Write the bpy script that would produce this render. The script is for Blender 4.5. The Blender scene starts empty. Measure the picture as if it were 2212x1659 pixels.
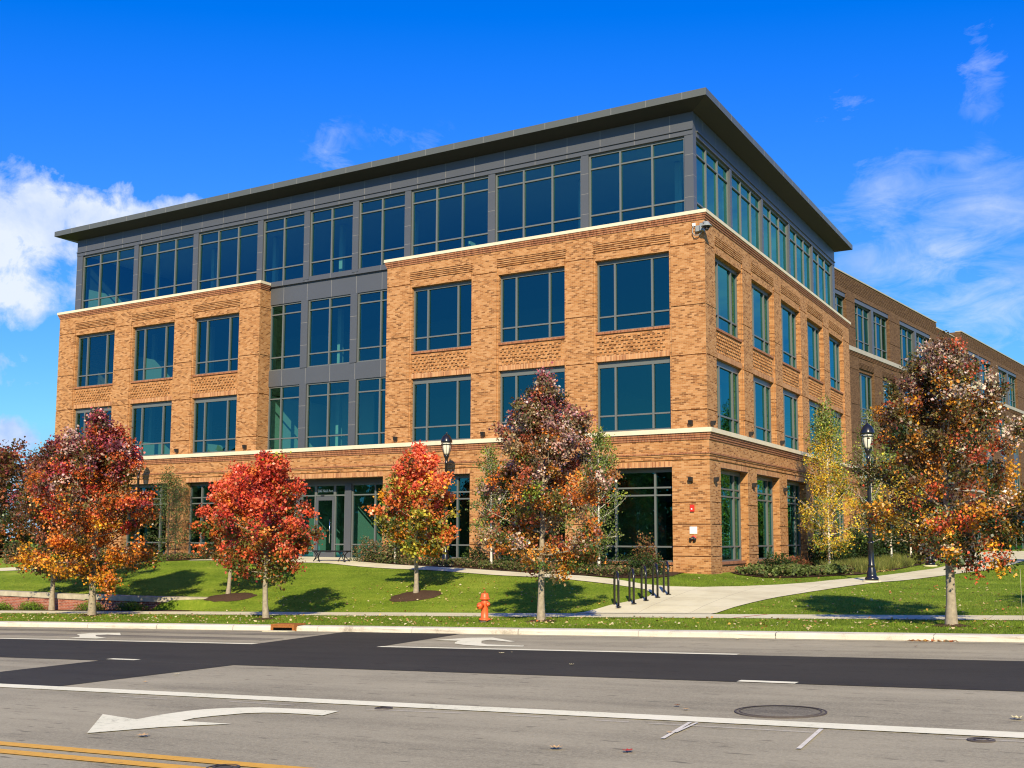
import bpy, bmesh, math, random
import numpy as np
from mathutils import Vector, Matrix

R = math.radians
S = bpy.context.scene
COL = S.collection
rnd = random.Random(7)
rng = np.random.default_rng(11)

# ------------------------------------------------------------------ camera
cam = bpy.data.cameras.new('camera')
co = bpy.data.objects.new('camera', cam); COL.objects.link(co); S.camera = co
PITCH, ROLL, YAW = R(5.762), R(0.197), R(120.266)
fw = Vector((math.cos(PITCH)*math.cos(YAW), math.cos(PITCH)*math.sin(YAW), math.sin(PITCH)))
rt = fw.cross(Vector((0, 0, 1))).normalized(); up = rt.cross(fw)
r2 = rt*math.cos(ROLL)+up*math.sin(ROLL); u2 = -rt*math.sin(ROLL)+up*math.cos(ROLL)
M = Matrix((r2, u2, -fw)).transposed().to_4x4(); M.translation = Vector((13.186, -36.986, 1.335))
co.matrix_world = M
cam.sensor_width = 36.0; cam.lens = 2258.05/2212*36
cam.shift_y = 101.67/2212
cam.clip_start = 0.1; cam.clip_end = 3000

# ------------------------------------------------------------------ sun + sky
SUN_EL, SUN_AZ = R(31.5), R(-61.5)          # azimuth of the sun counted from +X
sd = Vector((math.cos(SUN_EL)*math.cos(SUN_AZ), math.cos(SUN_EL)*math.sin(SUN_AZ), math.sin(SUN_EL)))
sl = bpy.data.lights.new('sun', 'SUN'); sl.energy = 5.0; sl.angle = R(0.53); sl.color = (1.0, .84, .58)
so = bpy.data.objects.new('sun', sl); COL.objects.link(so)
so.rotation_euler = (-sd).to_track_quat('-Z', 'Y').to_euler(); so.location = (40, -60, 60)

W = bpy.data.worlds.new('World'); S.world = W; W.use_nodes = True
nt = W.node_tree; nt.nodes.clear()
class NT:
    def __init__(s, t): s.t = t
    def n(s, typ, **kw):
        nd = s.t.nodes.new(typ)
        for k, v in kw.items():
            if k.startswith('i_'):
                key = k[2:]; key = int(key) if key.isdigit() else key.replace('_', ' ')
                nd.inputs[key].default_value = v
            else: setattr(nd, k, v)
        return nd
    def l(s, a, b): s.t.links.new(a, b)
    def math(s, op, a, b=None, c=None, clamp=False):
        nd = s.t.nodes.new('ShaderNodeMath'); nd.operation = op; nd.use_clamp = clamp
        for i, v in enumerate((a, b, c)):
            if v is None: continue
            if isinstance(v, (int, float)): nd.inputs[i].default_value = v
            else: s.l(v, nd.inputs[i])
        return nd.outputs[0]
    def vmath(s, op, a, b=None):
        nd = s.t.nodes.new('ShaderNodeVectorMath'); nd.operation = op
        for i, v in enumerate((a, b)):
            if v is None: continue
            if isinstance(v, (tuple, list)): nd.inputs[i].default_value = v
            else: s.l(v, nd.inputs[i])
        return nd
    def mix(s, fac, a, b, mode='MIX'):
        nd = s.t.nodes.new('ShaderNodeMix'); nd.data_type = 'RGBA'; nd.blend_type = mode
        for k, v in ((0, fac), (6, a), (7, b)):
            if isinstance(v, (int, float)): nd.inputs[k].default_value = v
            elif isinstance(v, (tuple, list)): nd.inputs[k].default_value = (*v[:3], 1)
            else: s.l(v, nd.inputs[k])
        return nd.outputs[2]
    def noise(s, vec, scale, detail=4, rough=.5, dist=0.0):
        nd = s.n('ShaderNodeTexNoise', i_Scale=scale, i_Detail=detail, i_Roughness=rough, i_Distortion=dist)
        if vec is not None: s.l(vec, nd.inputs['Vector'])
        return nd.outputs[0]
    def ramp(s, fac, stops, interp='LINEAR'):
        nd = s.t.nodes.new('ShaderNodeValToRGB'); nd.color_ramp.interpolation = interp
        e = nd.color_ramp.elements
        while len(e) < len(stops): e.new(.5)
        for i, (p, c) in enumerate(stops):
            e[i].position = p; e[i].color = (*c, 1) if len(c) == 3 else c
        s.l(fac, nd.inputs[0]); return nd.outputs[0]
w = NT(nt)
sky = w.n('ShaderNodeTexSky', sky_type='NISHITA', sun_disc=False, sun_elevation=SUN_EL, sun_rotation=math.pi/2-SUN_AZ,
          altitude=200, air_density=1.0, dust_density=0.35, ozone_density=3.0)
tc = w.n('ShaderNodeTexCoord'); D = tc.outputs['Generated']
graded = w.mix(1.0, sky.outputs[0], SKYTINT if 'SKYTINT' in globals() else (.17, .72, 1.55), 'MULTIPLY')
# clouds: (direction, radius across, radius up, amount); first the left cumulus bank, then thin wisps
def field(blobs):
    acc = None
    for (cx, cy, cz), ra, ru, amt in blobs:
        c = Vector((cx, cy, cz)).normalized(); t = c.cross(Vector((0, 0, 1))).normalized(); v = t.cross(c)
        df = w.vmath('SUBTRACT', D, tuple(c)).outputs[0]
        a = w.vmath('DOT_PRODUCT', df, tuple(t/ra)).outputs['Value']
        b = w.vmath('DOT_PRODUCT', df, tuple(v/ru)).outputs['Value']
        e = w.vmath('DOT_PRODUCT', df, tuple(c/.5)).outputs['Value']
        q = w.math('ADD', w.math('ADD', w.math('MULTIPLY', a, a), w.math('MULTIPLY', b, b)), w.math('MULTIPLY', e, e))
        g = w.math('MULTIPLY', w.math('SUBTRACT', 1.0, w.math('POWER', q, .5)), amt)
        acc = g if acc is None else w.math('MAXIMUM', acc, g)
    return w.math('MAXIMUM', acc, -.6)
fa = field([((-.79, .55, .262), .062, .050, 1.0), ((-.765, .575, .272), .05, .040, 1.0), ((-.735, .607, .266), .05, .026, .9), ((-.708, .637, .288), .032, .016, .8), ((-.82, .53, .255), .06, .055, 1.0),
            ((-.815, .535, .210), .085, .040, .60), ((-.77, .59, .218), .05, .036, .56), ((-.845, .52, .15), .05, .03, .6), ((-.828, .556, .085), .03, .028, .9), ((-.84, .54, .04), .05, .02, .8)])
na = w.math('SUBTRACT', w.noise(D, 22, 10, .62, .25), .5)
alphaA = w.math('MULTIPLY', w.math('ADD', w.math('ADD', fa, -.06), w.math('MULTIPLY', na, 2.2)), 2.2, clamp=True)
sm_ = w.n('ShaderNodeMapping'); sm_.inputs['Rotation'].default_value = (0, R(25), R(20)); sm_.inputs['Scale'].default_value = (1.0, .8, 2.2); w.l(D, sm_.inputs[0])
nb_ = w.math('SUBTRACT', w.noise(sm_.outputs[0], 14, 10, .66, .9), .5); nc_ = w.math('SUBTRACT', w.noise(D, 5, 4, .5, .3), .5)
fb = field([((-.605, .712, .348), .026, .028, .27), ((-.565, .74, .366), .03, .012, .20), ((-.533, .763, .362), .026, .016, .25), ((-.083, .917, .385), .025, .05, .62), ((-.19, .905, .365), .05, .04, .42),
            ((-.10, .94, .318), .03, .02, .6), ((-.17, .935, .30), .06, .06, .8), ((-.08, .955, .285), .10, .045, 1.05), ((-.13, .955, .250), .08, .05, .85), ((-.192, .949, .246), .035, .03, .95),
            ((-.05, .972, .22), .09, .045, .95), ((-.10, .972, .20), .07, .04, .85), ((.0, .98, .19), .09, .05, 1.1), ((.02, .97, .27), .10, .07, .8), ((-.16, .96, .15), .1, .05, .6),
            ((.36, .91, .27), .40, .15, 1.7), ((.80, .55, .25), .30, .16, 1.0)])
alphaB = w.math('MULTIPLY', w.math('ADD', w.math('ADD', w.math('MULTIPLY', fb, .85), -.20), w.math('ADD', w.math('MULTIPLY', nb_, 1.9), w.math('MULTIPLY', nc_, .9))), .95, clamp=True)
alphaB = w.math('MULTIPLY', alphaB, w.math('MULTIPLY', w.math('ADD', fb, .12), 4, clamp=True))
alpha = w.math('MAXIMUM', alphaA, w.math('MULTIPLY', alphaB, .85))
shade = w.math('ADD', w.math('MULTIPLY', w.noise(D, 9, 8, .6, .3), 1.0), w.math('MULTIPLY', na, .25))
ccol = w.mix(w.math('MULTIPLY', w.math('SUBTRACT', shade, .38), 4, clamp=True), (.33, .46, .77), (.66, .71, .78))
SKYS = .115
skyc = w.mix(1.0, graded, (SKYS, SKYS, SKYS), 'MULTIPLY')
skyc = w.vmath('MINIMUM', skyc, (.76, .76, .76)).outputs[0]
skyc = w.vmath('ADD', w.vmath('MULTIPLY', skyc, (2.9, 1.03, 1.0)).outputs[0], (-.066, -.036, 0)).outputs[0]
skyc = w.vmath('MAXIMUM', w.vmath('MINIMUM', skyc, (.36, .55, .76)).outputs[0], (0, .02, .05)).outputs[0]
fin = w.mix(w.math('MULTIPLY', alpha, .93), skyc, ccol)
bg = w.n('ShaderNodeBackground', i_Strength=1.0); out = w.n('ShaderNodeOutputWorld')
w.l(fin, bg.inputs[0]); w.l(bg.outputs[0], out.inputs[0])

S.view_settings.view_transform = 'Standard'; S.view_settings.look = 'None'
S.view_settings.exposure = 0.4; S.view_settings.gamma = 1.0
S.render.engine = 'CYCLES'
try:
    S.cycles.filter_width = 1.15; S.cycles.use_denoising = True; S.cycles.denoiser = 'OPENIMAGEDENOISE'
    S.cycles.max_bounces = 8; S.cycles.transparent_max_bounces = 12; S.cycles.diffuse_bounces = 3; S.cycles.glossy_bounces = 3
    S.cycles.sample_clamp_indirect = 6; S.cycles.caustics_reflective = False; S.cycles.caustics_refractive = False
except Exception: pass

# ------------------------------------------------------------------ materials
MATS = {}
def mat(name):
    m = bpy.data.materials.new(name); m.use_nodes = True; t = m.node_tree; t.nodes.clear()
    k = NT(t); b = k.n('ShaderNodeBsdfPrincipled'); o = k.n('ShaderNodeOutputMaterial'); k.l(b.outputs[0], o.inputs[0])
    MATS[name] = m; return k, b, o
def setc(k, b, c):
    if isinstance(c, (tuple, list)): b.inputs['Base Color'].default_value = (*c[:3], 1)
    else: k.l(c, b.inputs['Base Color'])
def bump(k, b, h, strength=.3, dist=.02):
    n = k.n('ShaderNodeBump', i_Strength=strength, i_Distance=dist); k.l(h, n.inputs['Height']); k.l(n.outputs[0], b.inputs['Normal'])
def geo(k): return k.n('ShaderNodeNewGeometry').outputs['Position']

def brick_mat(name, cols, mortar, soldier=False, header=False, rough=.85):
    k, b, o = mat(name)
    uv = k.n('ShaderNodeUVMap').outputs[0]
    if soldier:
        sp = k.n('ShaderNodeSeparateXYZ'); k.l(uv, sp.inputs[0]); cb = k.n('ShaderNodeCombineXYZ')
        k.l(sp.outputs[1], cb.inputs[0]); k.l(sp.outputs[0], cb.inputs[1]); vec = cb.outputs[0]
    else: vec = uv
    br = k.n('ShaderNodeTexBrick', offset=.5, offset_frequency=2, squash=1.0)
    k.l(vec, br.inputs['Vector'])
    for kk, v in (('Color1', (0, 0, 0, 1)), ('Color2', (1, 1, 1, 1)), ('Mortar', (0, 0, 0, 1)), ('Scale', 1.0), ('Mortar Size', .005), ('Mortar Smooth', .3),
                  ('Bias', 0.0), ('Brick Width', .40 if soldier else .182), ('Row Height', .061)): br.inputs[kk].default_value = v
    # a second, coarser random field so the rows do not read as a regular pattern
    fac = k.math('ADD', k.math('MULTIPLY', br.outputs['Color'], .88), k.math('MULTIPLY', k.noise(vec, 1.1, 3, .6), .12))
    c = k.ramp(fac, cols)
    c = k.mix(k.math('MULTIPLY', k.noise(uv, .35, 4, .6), .20), c, tuple(x*.62 for x in cols[len(cols)//2][1]))
    spk = k.noise(vec, 55, 2, .7)
    c = k.mix(k.math('MULTIPLY', k.math('SUBTRACT', spk, .55, clamp=True), 1.4, clamp=True), c, tuple(x*.5 for x in cols[0][1]))
    c = k.mix(br.outputs['Fac'], c, mortar)
    setc(k, b, c); b.inputs['Roughness'].default_value = rough; b.inputs['Specular IOR Level'].default_value = .25
    h = k.math('SUBTRACT', k.math('MULTIPLY', spk, .35), br.outputs['Fac'])
    bump(k, b, h, .55, .008)
    return MATS[name]
brick_mat('brick', [(.0, (.14, .055, .020)), (.14, (.23, .092, .030)), (.28, (.385, .165, .056)), (.58, (.46, .218, .080)), (.80, (.56, .30, .135)), (1, (.43, .19, .066))], (.54, .345, .175))
brick_mat('brick_soldier', [(.0, (.26, .10, .045)), (.4, (.44, .19, .08)), (.7, (.56, .28, .12)), (1, (.62, .36, .18))], (.52, .36, .22), soldier=True)
brick_mat('brick_rowlock', [(.0, (.20, .07, .035)), (.5, (.33, .125, .06)), (1, (.42, .19, .09))], (.42, .27, .17), soldier=True)
brick_mat('brick_red', [(.0, (.20, .05, .035)), (.5, (.34, .10, .06)), (1, (.42, .16, .10))], (.52, .45, .38))
brick_mat('brick_brown_shaded', [(.0, (.068, .033, .013)), (.35, (.12, .062, .026)), (.7, (.16, .088, .040)), (1, (.20, .118, .058))], (.17, .11, .065))  # wing brick: brown darkened further to paint the wing's shade
brick_mat('brick_brown_shaded_soldier', [(.0, (.10, .045, .02)), (.5, (.17, .08, .035)), (1, (.23, .12, .055))], (.22, .14, .085), soldier=True)  # wing cornice, with the same shade put into its colour

def plain(name, c, rough=.5, spec=.5, metal=0, var=.0, vs=3.0, bmp=0, bs=40, coat=0):
    k, b, o = mat(name)
    if var:
        n = k.noise(geo(k), vs, 5, .6)
        cc = k.mix(k.math('MULTIPLY', k.math('SUBTRACT', n, .25), 1.6, clamp=True), tuple(x*(1-var) for x in c), tuple(min(1, x*(1+var)) for x in c)); setc(k, b, cc)
    else: setc(k, b, c)
    b.inputs['Roughness'].default_value = rough; b.inputs['Specular IOR Level'].default_value = spec; b.inputs['Metallic'].default_value = metal
    b.inputs['Coat Weight'].default_value = coat
    if bmp: bump(k, b, k.noise(geo(k), bs, 4, .6), bmp, .01)
    return MATS[name]
plain('limestone', (.70, .63, .47), .8, .2, var=.12, vs=2.2, bmp=.2)
plain('metal_panel', (.082, .090, .104), .42, .5, var=.05, vs=.8)
plain('metal_fascia', (.095, .105, .098), .45, .5, var=.04, vs=1.5)
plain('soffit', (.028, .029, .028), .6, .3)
plain('frame', (.125, .14, .14), .4, .5)
plain('joint', (.24, .24, .24), .7, .3)
plain('black_paint', (.012, .012, .014), .25, .5, coat=.3)
plain('dark_metal', (.02, .02, .022), .5, .4)
plain('lens', (.78, .74, .62), .35, .5)
plain('hydrant_orange', (.80, .13, .03), .42, .5, var=.14, vs=14)
plain('rusty', (.34, .13, .035), .8, .2, var=.4, vs=18, bmp=.3)
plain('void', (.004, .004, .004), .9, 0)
plain('camera_grey', (.26, .29, .30), .4, .5)
plain('white_paint', (.80, .80, .78), .6, .3)
plain('alarm_red', (.62, .03, .02), .4, .5)
plain('chrome', (.7, .7, .7), .15, .5, metal=1)
plain('interior_floor', (.14, .14, .14), .8, .2)
plain('interior_white', (.62, .62, .60), .8, .2)
plain('interior_wall', (.20, .21, .21), .85, .2)
plain('mulch', (.085, .052, .032), .95, .1, var=.5, vs=25, bmp=.8, bs=60)
plain('bark', (.36, .31, .23), .9, .15, var=.35, vs=14, bmp=.6, bs=45)
plain('bark_dark', (.12, .09, .07), .9, .1, var=.3, vs=14)
plain('ledge_shaded', (.42, .40, .34), .8, .2, var=.15, vs=2.2)  # limestone darkened to paint shade on the wing's ledges
plain('cap_stone', (.46, .42, .32), .85, .15, var=.35, vs=3.0, bmp=.3)
plain('birch_bark', (.66, .62, .55), .7, .2, var=.22, vs=16)
plain('sign_letters', (.88, .95, .90), .5, .3)
plain('cloud_white', (.85, .87, .9), 1, 0)
plain('iron', (.10, .085, .075), .75, .3, var=.25, vs=20, bmp=.3)
plain('utility_white', (.76, .72, .58), .7, .2, var=.15, vs=9)
plain('utility_red', (.62, .22, .17), .8, .2)
plain('roofing', (.3, .3, .3), .9, .1)
plain('bench_slat', (.015, .015, .017), .4, .4)

# glass: tinted, reflecting sheet
k, b, o = mat('glass')
tr = k.n('ShaderNodeBsdfTransparent'); tr.inputs[0].default_value = (.36, .66, .60, 1)
gl = k.n('ShaderNodeBsdfGlossy'); gl.inputs['Roughness'].default_value = 0.0; gl.inputs[0].default_value = (.15, .66, .70, 1)
nb = k.n('ShaderNodeBump', i_Strength=.06, i_Distance=.02); k.l(k.noise(geo(k), .55, 2, .4), nb.inputs['Height']); k.l(nb.outputs[0], gl.inputs['Normal'])
gn = k.n('ShaderNodeNewGeometry'); cs_ = k.math('ABSOLUTE', k.vmath('DOT_PRODUCT', gn.outputs['Normal'], gn.outputs['Incoming']).outputs['Value'])
f2 = k.math('ADD', k.math('MULTIPLY', k.math('POWER', k.math('SUBTRACT', 1.0, cs_, clamp=True), 4.0), .82), .175, clamp=True)
mx = k.n('ShaderNodeMixShader'); k.l(f2, mx.inputs[0]); k.l(tr.outputs[0], mx.inputs[1]); k.l(gl.outputs[0], mx.inputs[2]); k.l(mx.outputs[0], o.inputs[0])

# asphalt, concrete, grass
def asphalt(name, c, stain=.18, streak=True):
    k, b, o = mat(name); p = geo(k)
    st = k.n('ShaderNodeMapping'); st.inputs['Scale'].default_value = (.16, 1.5, 1); k.l(p, st.inputs[0])
    a = k.noise(st.outputs[0], 1.1, 6, .62); g = k.noise(p, 60, 3, .75); l = k.noise(p, .5, 5, .6)
    v = k.math('ADD', k.math('MULTIPLY', a, .32), k.math('ADD', k.math('MULTIPLY', l, .24), k.math('ADD', k.math('MULTIPLY', g, .22), k.math('MULTIPLY', k.noise(p, 26, 3, .8), .22))))
    cc = k.ramp(v, [(.32, tuple(x*(1-stain*2.6) for x in c)), (.5, c), (.68, tuple(x*(1+stain*1.6) for x in c))])
    ag = k.n('ShaderNodeTexVoronoi', i_Scale=90.0); k.l(p, ag.inputs['Vector'])
    cc = k.mix(k.math('MULTIPLY', k.math('SUBTRACT', k.math('MULTIPLY', k.noise(p, 34, 2, .8), 1), .52, clamp=True), 2.2, clamp=True), cc, tuple(x*1.5 for x in c))
    # hairline cracks / pock marks
    sm = k.n('ShaderNodeMapping'); sm.inputs['Scale'].default_value = (1.3, 5, 1); k.l(p, sm.inputs[0])
    pk = k.noise(sm.outputs[0], 2.3, 2, .4)
    cc = k.mix(k.math('MULTIPLY', k.math('SUBTRACT', pk, .665, clamp=True), 14, clamp=True), cc, tuple(x*.55 for x in c))
    setc(k, b, cc); b.inputs['Roughness'].default_value = .88; b.inputs['Specular IOR Level'].default_value = .25
    bump(k, b, k.math('ADD', ag.outputs[0], g), .35, .006)
asphalt('asphalt', (.36, .325, .218), .25); asphalt('asphalt_new', (.045, .042, .032), .22); asphalt('asphalt_worn', (.235, .212, .150), .5)
k, b, o = mat('concrete'); p = geo(k)
a = k.noise(p, .8, 6, .6); g = k.noise(p, 40, 3, .7)
cc = k.ramp(k.math('ADD', k.math('MULTIPLY', a, .75), k.math('MULTIPLY', g, .25)), [(.3, (.54, .49, .32)), (.5, (.68, .64, .43)), (.7, (.76, .72, .52))])
br = k.n('ShaderNodeTexBrick', offset=0.0); mp = k.n('ShaderNodeMapping'); k.l(p, mp.inputs[0]); k.l(mp.outputs[0], br.inputs['Vector'])
for kk, v in (('Scale', 1.0), ('Mortar Size', .007), ('Brick Width', 1.5), ('Row Height', 1.5)): br.inputs[kk].default_value = v
cc = k.mix(br.outputs['Fac'], cc, (.34, .30, .22)); setc(k, b, cc); b.inputs['Roughness'].default_value = .95; b.inputs['Specular IOR Level'].default_value = .05
bump(k, b, g, .25, .006)
k, b, o = mat('kerb'); p = geo(k)
a = k.noise(p, 1.3, 6, .65); g = k.noise(p, 45, 3, .7)
cc = k.ramp(k.math('ADD', k.math('MULTIPLY', a, .75), k.math('MULTIPLY', g, .25)), [(.33, (.33, .29, .22)), (.44, (.62, .57, .46)), (.7, (.74, .70, .60))])
st = k.n('ShaderNodeMapping'); st.inputs['Scale'].default_value = (.5, 4, 9); k.l(p, st.inputs[0])
cc = k.mix(k.math('MULTIPLY', k.math('SUBTRACT', k.noise(st.outputs[0], 1.5, 5, .7), .56, clamp=True), 5, clamp=True), cc, (.27, .235, .18))
setc(k, b, cc); b.inputs['Roughness'].default_value = .9; b.inputs['Specular IOR Level'].default_value = .2; bump(k, b, g, .3, .008)
k, b, o = mat('road_paint'); p = geo(k)
nz = k.noise(p, 16, 5, .75); w1 = k.noise(p, 1.2, 3, .6)
cc = k.ramp(k.math('ADD', k.math('MULTIPLY', nz, .6), k.math('MULTIPLY', w1, .4)), [(.33, (.40, .37, .27)), (.43, (.80, .78, .55)), (.6, (.90, .86, .63))])
setc(k, b, cc); b.inputs['Roughness'].default_value = .85; b.inputs['Specular IOR Level'].default_value = .08
k, b, o = mat('road_paint_yellow'); p = geo(k)
cc = k.ramp(k.noise(p, 14, 5, .75), [(.28, (.35, .22, .06)), (.42, (.72, .38, .045)), (.7, (.80, .45, .06))])
setc(k, b, cc); b.inputs['Roughness'].default_value = .75
k, b, o = mat('lawn'); p = geo(k)
a = k.noise(p, .45, 5, .6); m2 = k.noise(p, 6, 4, .7); g = k.noise(p, 60, 3, .8)
st = k.n('ShaderNodeMapping'); st.inputs['Scale'].default_value = (.12, 1.6, 1); st.inputs['Rotation'].default_value = (0, 0, R(-6)); k.l(p, st.inputs[0])
mow = k.noise(st.outputs[0], 1.0, 3, .5)
v = k.math('ADD', k.math('ADD', k.math('MULTIPLY', a, .28), k.math('MULTIPLY', m2, .24)), k.math('ADD', k.math('MULTIPLY', g, .26), k.math('MULTIPLY', mow, .22)))
cc = k.ramp(v, [(.36, (.075, .14, .008)), (.45, (.17, .27, .017)), (.53, (.26, .36, .030)), (.62, (.40, .45, .06))])
setc(k, b, cc); b.inputs['Roughness'].default_value = .9; b.inputs['Specular IOR Level'].default_value = .15
bump(k, b, k.math('ADD', k.math('MULTIPLY', m2, .5), g), .9, .05)

def leafmat(name, rough=.38, spec=.5, trans=.35):
    k, b, o = mat(name)
    at = k.n('ShaderNodeAttribute', attribute_name='Col')
    setc(k, b, at.outputs[0]); b.inputs['Roughness'].default_value = rough; b.inputs['Specular IOR Level'].default_value = spec
    tl = k.n('ShaderNodeBsdfTranslucent'); c2 = k.mix(1.0, at.outputs[0], (1.3, 1.05, .6), 'MULTIPLY'); k.l(c2, tl.inputs[0])
    mx = k.n('ShaderNodeMixShader'); mx.inputs[0].default_value = trans
    k.l(b.outputs[0], mx.inputs[1]); k.l(tl.outputs[0], mx.inputs[2]); k.l(mx.outputs[0], o.inputs[0])
leafmat('leaf', .40, .55, .22); leafmat('leaf_matte', .6, .3, .25); leafmat('blade', .6, .3, .25)

# ------------------------------------------------------------------ object helpers
def link(o, parent=None):
    COL.objects.link(o)
    if parent: o.parent = parent
    return o
def tag(o, label=None, cat=None, group=None, kind=None):
    if label: o['label'] = label
    if cat: o['category'] = cat
    if group: o['group'] = group
    if kind: o['kind'] = kind
    return o
def empty(name, loc, rz=0.0, label=None, cat=None, group=None):
    o = bpy.data.objects.new(name, None); o.empty_display_size = .3; o.location = loc; o.rotation_euler = (0, 0, rz)
    link(o); return tag(o, label, cat, group)

class MB:
    """collects faces of one part; every face has a uv in metres and a material slot"""
    def __init__(s, org=(0, 0, 0)): s.v = []; s.f = []; s.uv = []; s.mi = []; s.sm = []; s.org = Vector(org)
    def face(s, pts, uv=None, mi=0, smooth=False):
        n = len(s.v); s.v += [Vector(p)-s.org for p in pts]; s.f.append(tuple(range(n, n+len(pts))))
        if uv is None: uv = [(p[0], p[1]) for p in pts]
        s.uv.append(uv); s.mi.append(mi); s.sm.append(smooth)
    def box(s, F, u0, u1, d0, d1, z0, z1, mi=0):
        P = lambda u, d, z: F(u, d, z)
        a = [(u0, d0, z0), (u1, d0, z0), (u1, d1, z0), (u0, d1, z0), (u0, d0, z1), (u1, d0, z1), (u1, d1, z1), (u0, d1, z1)]
        for idx, ax in (((0, 1, 5, 4), 'uz'), ((2, 3, 7, 6), 'uz'), ((1, 2, 6, 5), 'dz'), ((3, 0, 4, 7), 'dz'), ((4, 5, 6, 7), 'ud'), ((3, 2, 1, 0), 'ud')):
            q = [a[i] for i in idx]
            uv = [{'uz': (x[0], x[2]), 'dz': (x[1]+x[0], x[2]), 'ud': (x[0], x[1])}[ax] for x in q]
            s.face([P(*x) for x in q], uv, mi)
    def tube(s, pts, rad, n=8, mi=0, cap=True):
        pts = [Vector(p) for p in pts]
        if not hasattr(rad, '__len__'): rad = [rad]*len(pts)
        rings = []; ref = Vector((0, 0, 1))
        for i, p in enumerate(pts):
            t = (pts[min(i+1, len(pts)-1)]-pts[max(i-1, 0)]).normalized()
            if abs(t.dot(ref)) > .95: a = t.cross(Vector((1, 0, 0))).normalized()
            else: a = t.cross(ref).normalized()
            if rings and a.dot(la) < 0: a = -a
            la = a; b2 = t.cross(a)
            rings.append([p+(a*math.cos(2*math.pi*j/n)+b2*math.sin(2*math.pi*j/n))*rad[i] for j in range(n)])
        for i in range(len(rings)-1):
            for j in range(n):
                k2 = (j+1) % n; s.face([rings[i][j], rings[i][k2], rings[i+1][k2], rings[i+1][j]], mi=mi, smooth=True)
        if cap: s.face(rings[0][::-1], mi=mi); s.face(rings[-1], mi=mi)
    def lathe(s, prof, c=(0, 0, 0), n=16, mi=0, axis=None):
        c = Vector(c); Mx = Matrix.Identity(3) if axis is None else Vector(axis).to_track_quat('Z', 'Y').to_matrix()
        rings = [[c+Mx @ Vector((r*math.cos(2*math.pi*j/n), r*math.sin(2*math.pi*j/n), z)) for j in range(n)] for r, z in prof]
        for i in range(len(rings)-1):
            for j in range(n):
                k2 = (j+1) % n; s.face([rings[i][j], rings[i][k2], rings[i+1][k2], rings[i+1][j]], mi=mi, smooth=True)
        s.face(rings[0][::-1], mi=mi); s.face(rings[-1], mi=mi)
    def build(s, name, mats, parent=None, weld=False):
        me = bpy.data.meshes.new(name); me.from_pydata([tuple(v) for v in s.v], [], s.f)
        l = me.uv_layers.new(name='UVMap'); l.data.foreach_set('uv', [c for f in s.uv for q in f for c in q])
        me.polygons.foreach_set('material_index', s.mi); me.polygons.foreach_set('use_smooth', s.sm)
        for m in ([mats] if isinstance(mats, str) else mats): me.materials.append(MATS[m])
        if weld or any(s.sm):
            bm = bmesh.new(); bm.from_mesh(me); bmesh.ops.remove_doubles(bm, verts=bm.verts, dist=1e-4); bm.to_mesh(me); bm.free()
        o = bpy.data.objects.new(name, me); o.location = s.org; link(o)
        if parent:
            o.parent = parent; o.location = s.org - wloc(parent)
        return o
def wloc(o):
    v = Vector((0, 0, 0))
    while o: v = v + o.location; o = o.parent
    return v
def IDF(u, d, z): return Vector((u, d, z))
def npmesh(name, V, F, m, colors=None, parent=None, smooth=False):
    V = np.asarray(V, np.float32).reshape(-1, 3); F = np.asarray(F, np.int32); k = F.shape[1]
    me = bpy.data.meshes.new(name); me.vertices.add(len(V)); me.vertices.foreach_set('co', V.ravel())
    me.loops.add(F.size); me.loops.foreach_set('vertex_index', F.ravel())
    me.polygons.add(len(F)); me.polygons.foreach_set('loop_start', np.arange(0, F.size, k, dtype=np.int32))
    try: me.polygons.foreach_set('loop_total', np.full(len(F), k, np.int32))
    except Exception: pass
    me.update(calc_edges=True)
    if colors is not None:
        ca = me.color_attributes.new('Col', 'FLOAT_COLOR', 'POINT'); c4 = np.ones((len(V), 4), np.float32); c4[:, :3] = colors; ca.data.foreach_set('color', c4.ravel())
    me.materials.append(MATS[m]); o = bpy.data.objects.new(name, me); link(o, parent)
    if parent: o.location = -wloc(parent)
    return o
# ------------------------------------------------------------------ office building
B = empty('office_building', (-.2, .2, 0), 0, 'four storey tan brick office building with a dark grey overhanging roof and glazed top floor', 'building')
Ff = lambda u, d, z: Vector((u, d, z))                 # street front
Fs = lambda u, d, z: Vector((-d, u, z))                # side front
GRV = [(12.44, 'u'), (10.09, 'u'), (8.18, 'u'), (6.09, 'u')]

def window(F, u0, u1, z0, z1, d, mull, tran, parent, name='window', fw_=.065, head=.07, depth=.11, tmull=None, sill=.06):
    """aluminium frame (part) with one glass sheet (sub-part); mull/tran are positions"""
    m = MB(F(u0, d, z0)); e = .004
    m.box(F, u0, u0+fw_, d, d+depth, z0, z1); m.box(F, u1-fw_, u1, d, d+depth, z0, z1)
    m.box(F, u0+fw_, u1-fw_, d+e, d+depth, z1-head, z1); m.box(F, u0+fw_, u1-fw_, d+e, d+depth, z0, z0+sill)
    xs = [u0+fw_]+sorted(mull)+[u1-fw_]
    for x in mull: m.box(F, x-.038, x+.038, d-.012, d+depth, z0+sill, z1-head)
    for z in tran:
        for i in range(len(xs)-1):
            a = xs[i]+(.038 if i else 0); b_ = xs[i+1]-(.038 if i < len(xs)-2 else 0)
            m.box(F, a, b_, d+.008, d+depth, z-.03, z+.03)
    w_ = m.build(name, 'frame', parent)
    g = MB(F(u0, d, z0)); dd = d+depth*.62
    g.face([F(u0+.02, dd, z0+.02), F(u1-.02, dd, z0+.02), F(u1-.02, dd, z1-.02), F(u0+.02, dd, z1-.02)])
    g.build('pane', 'glass', w_)
    return w_

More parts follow.
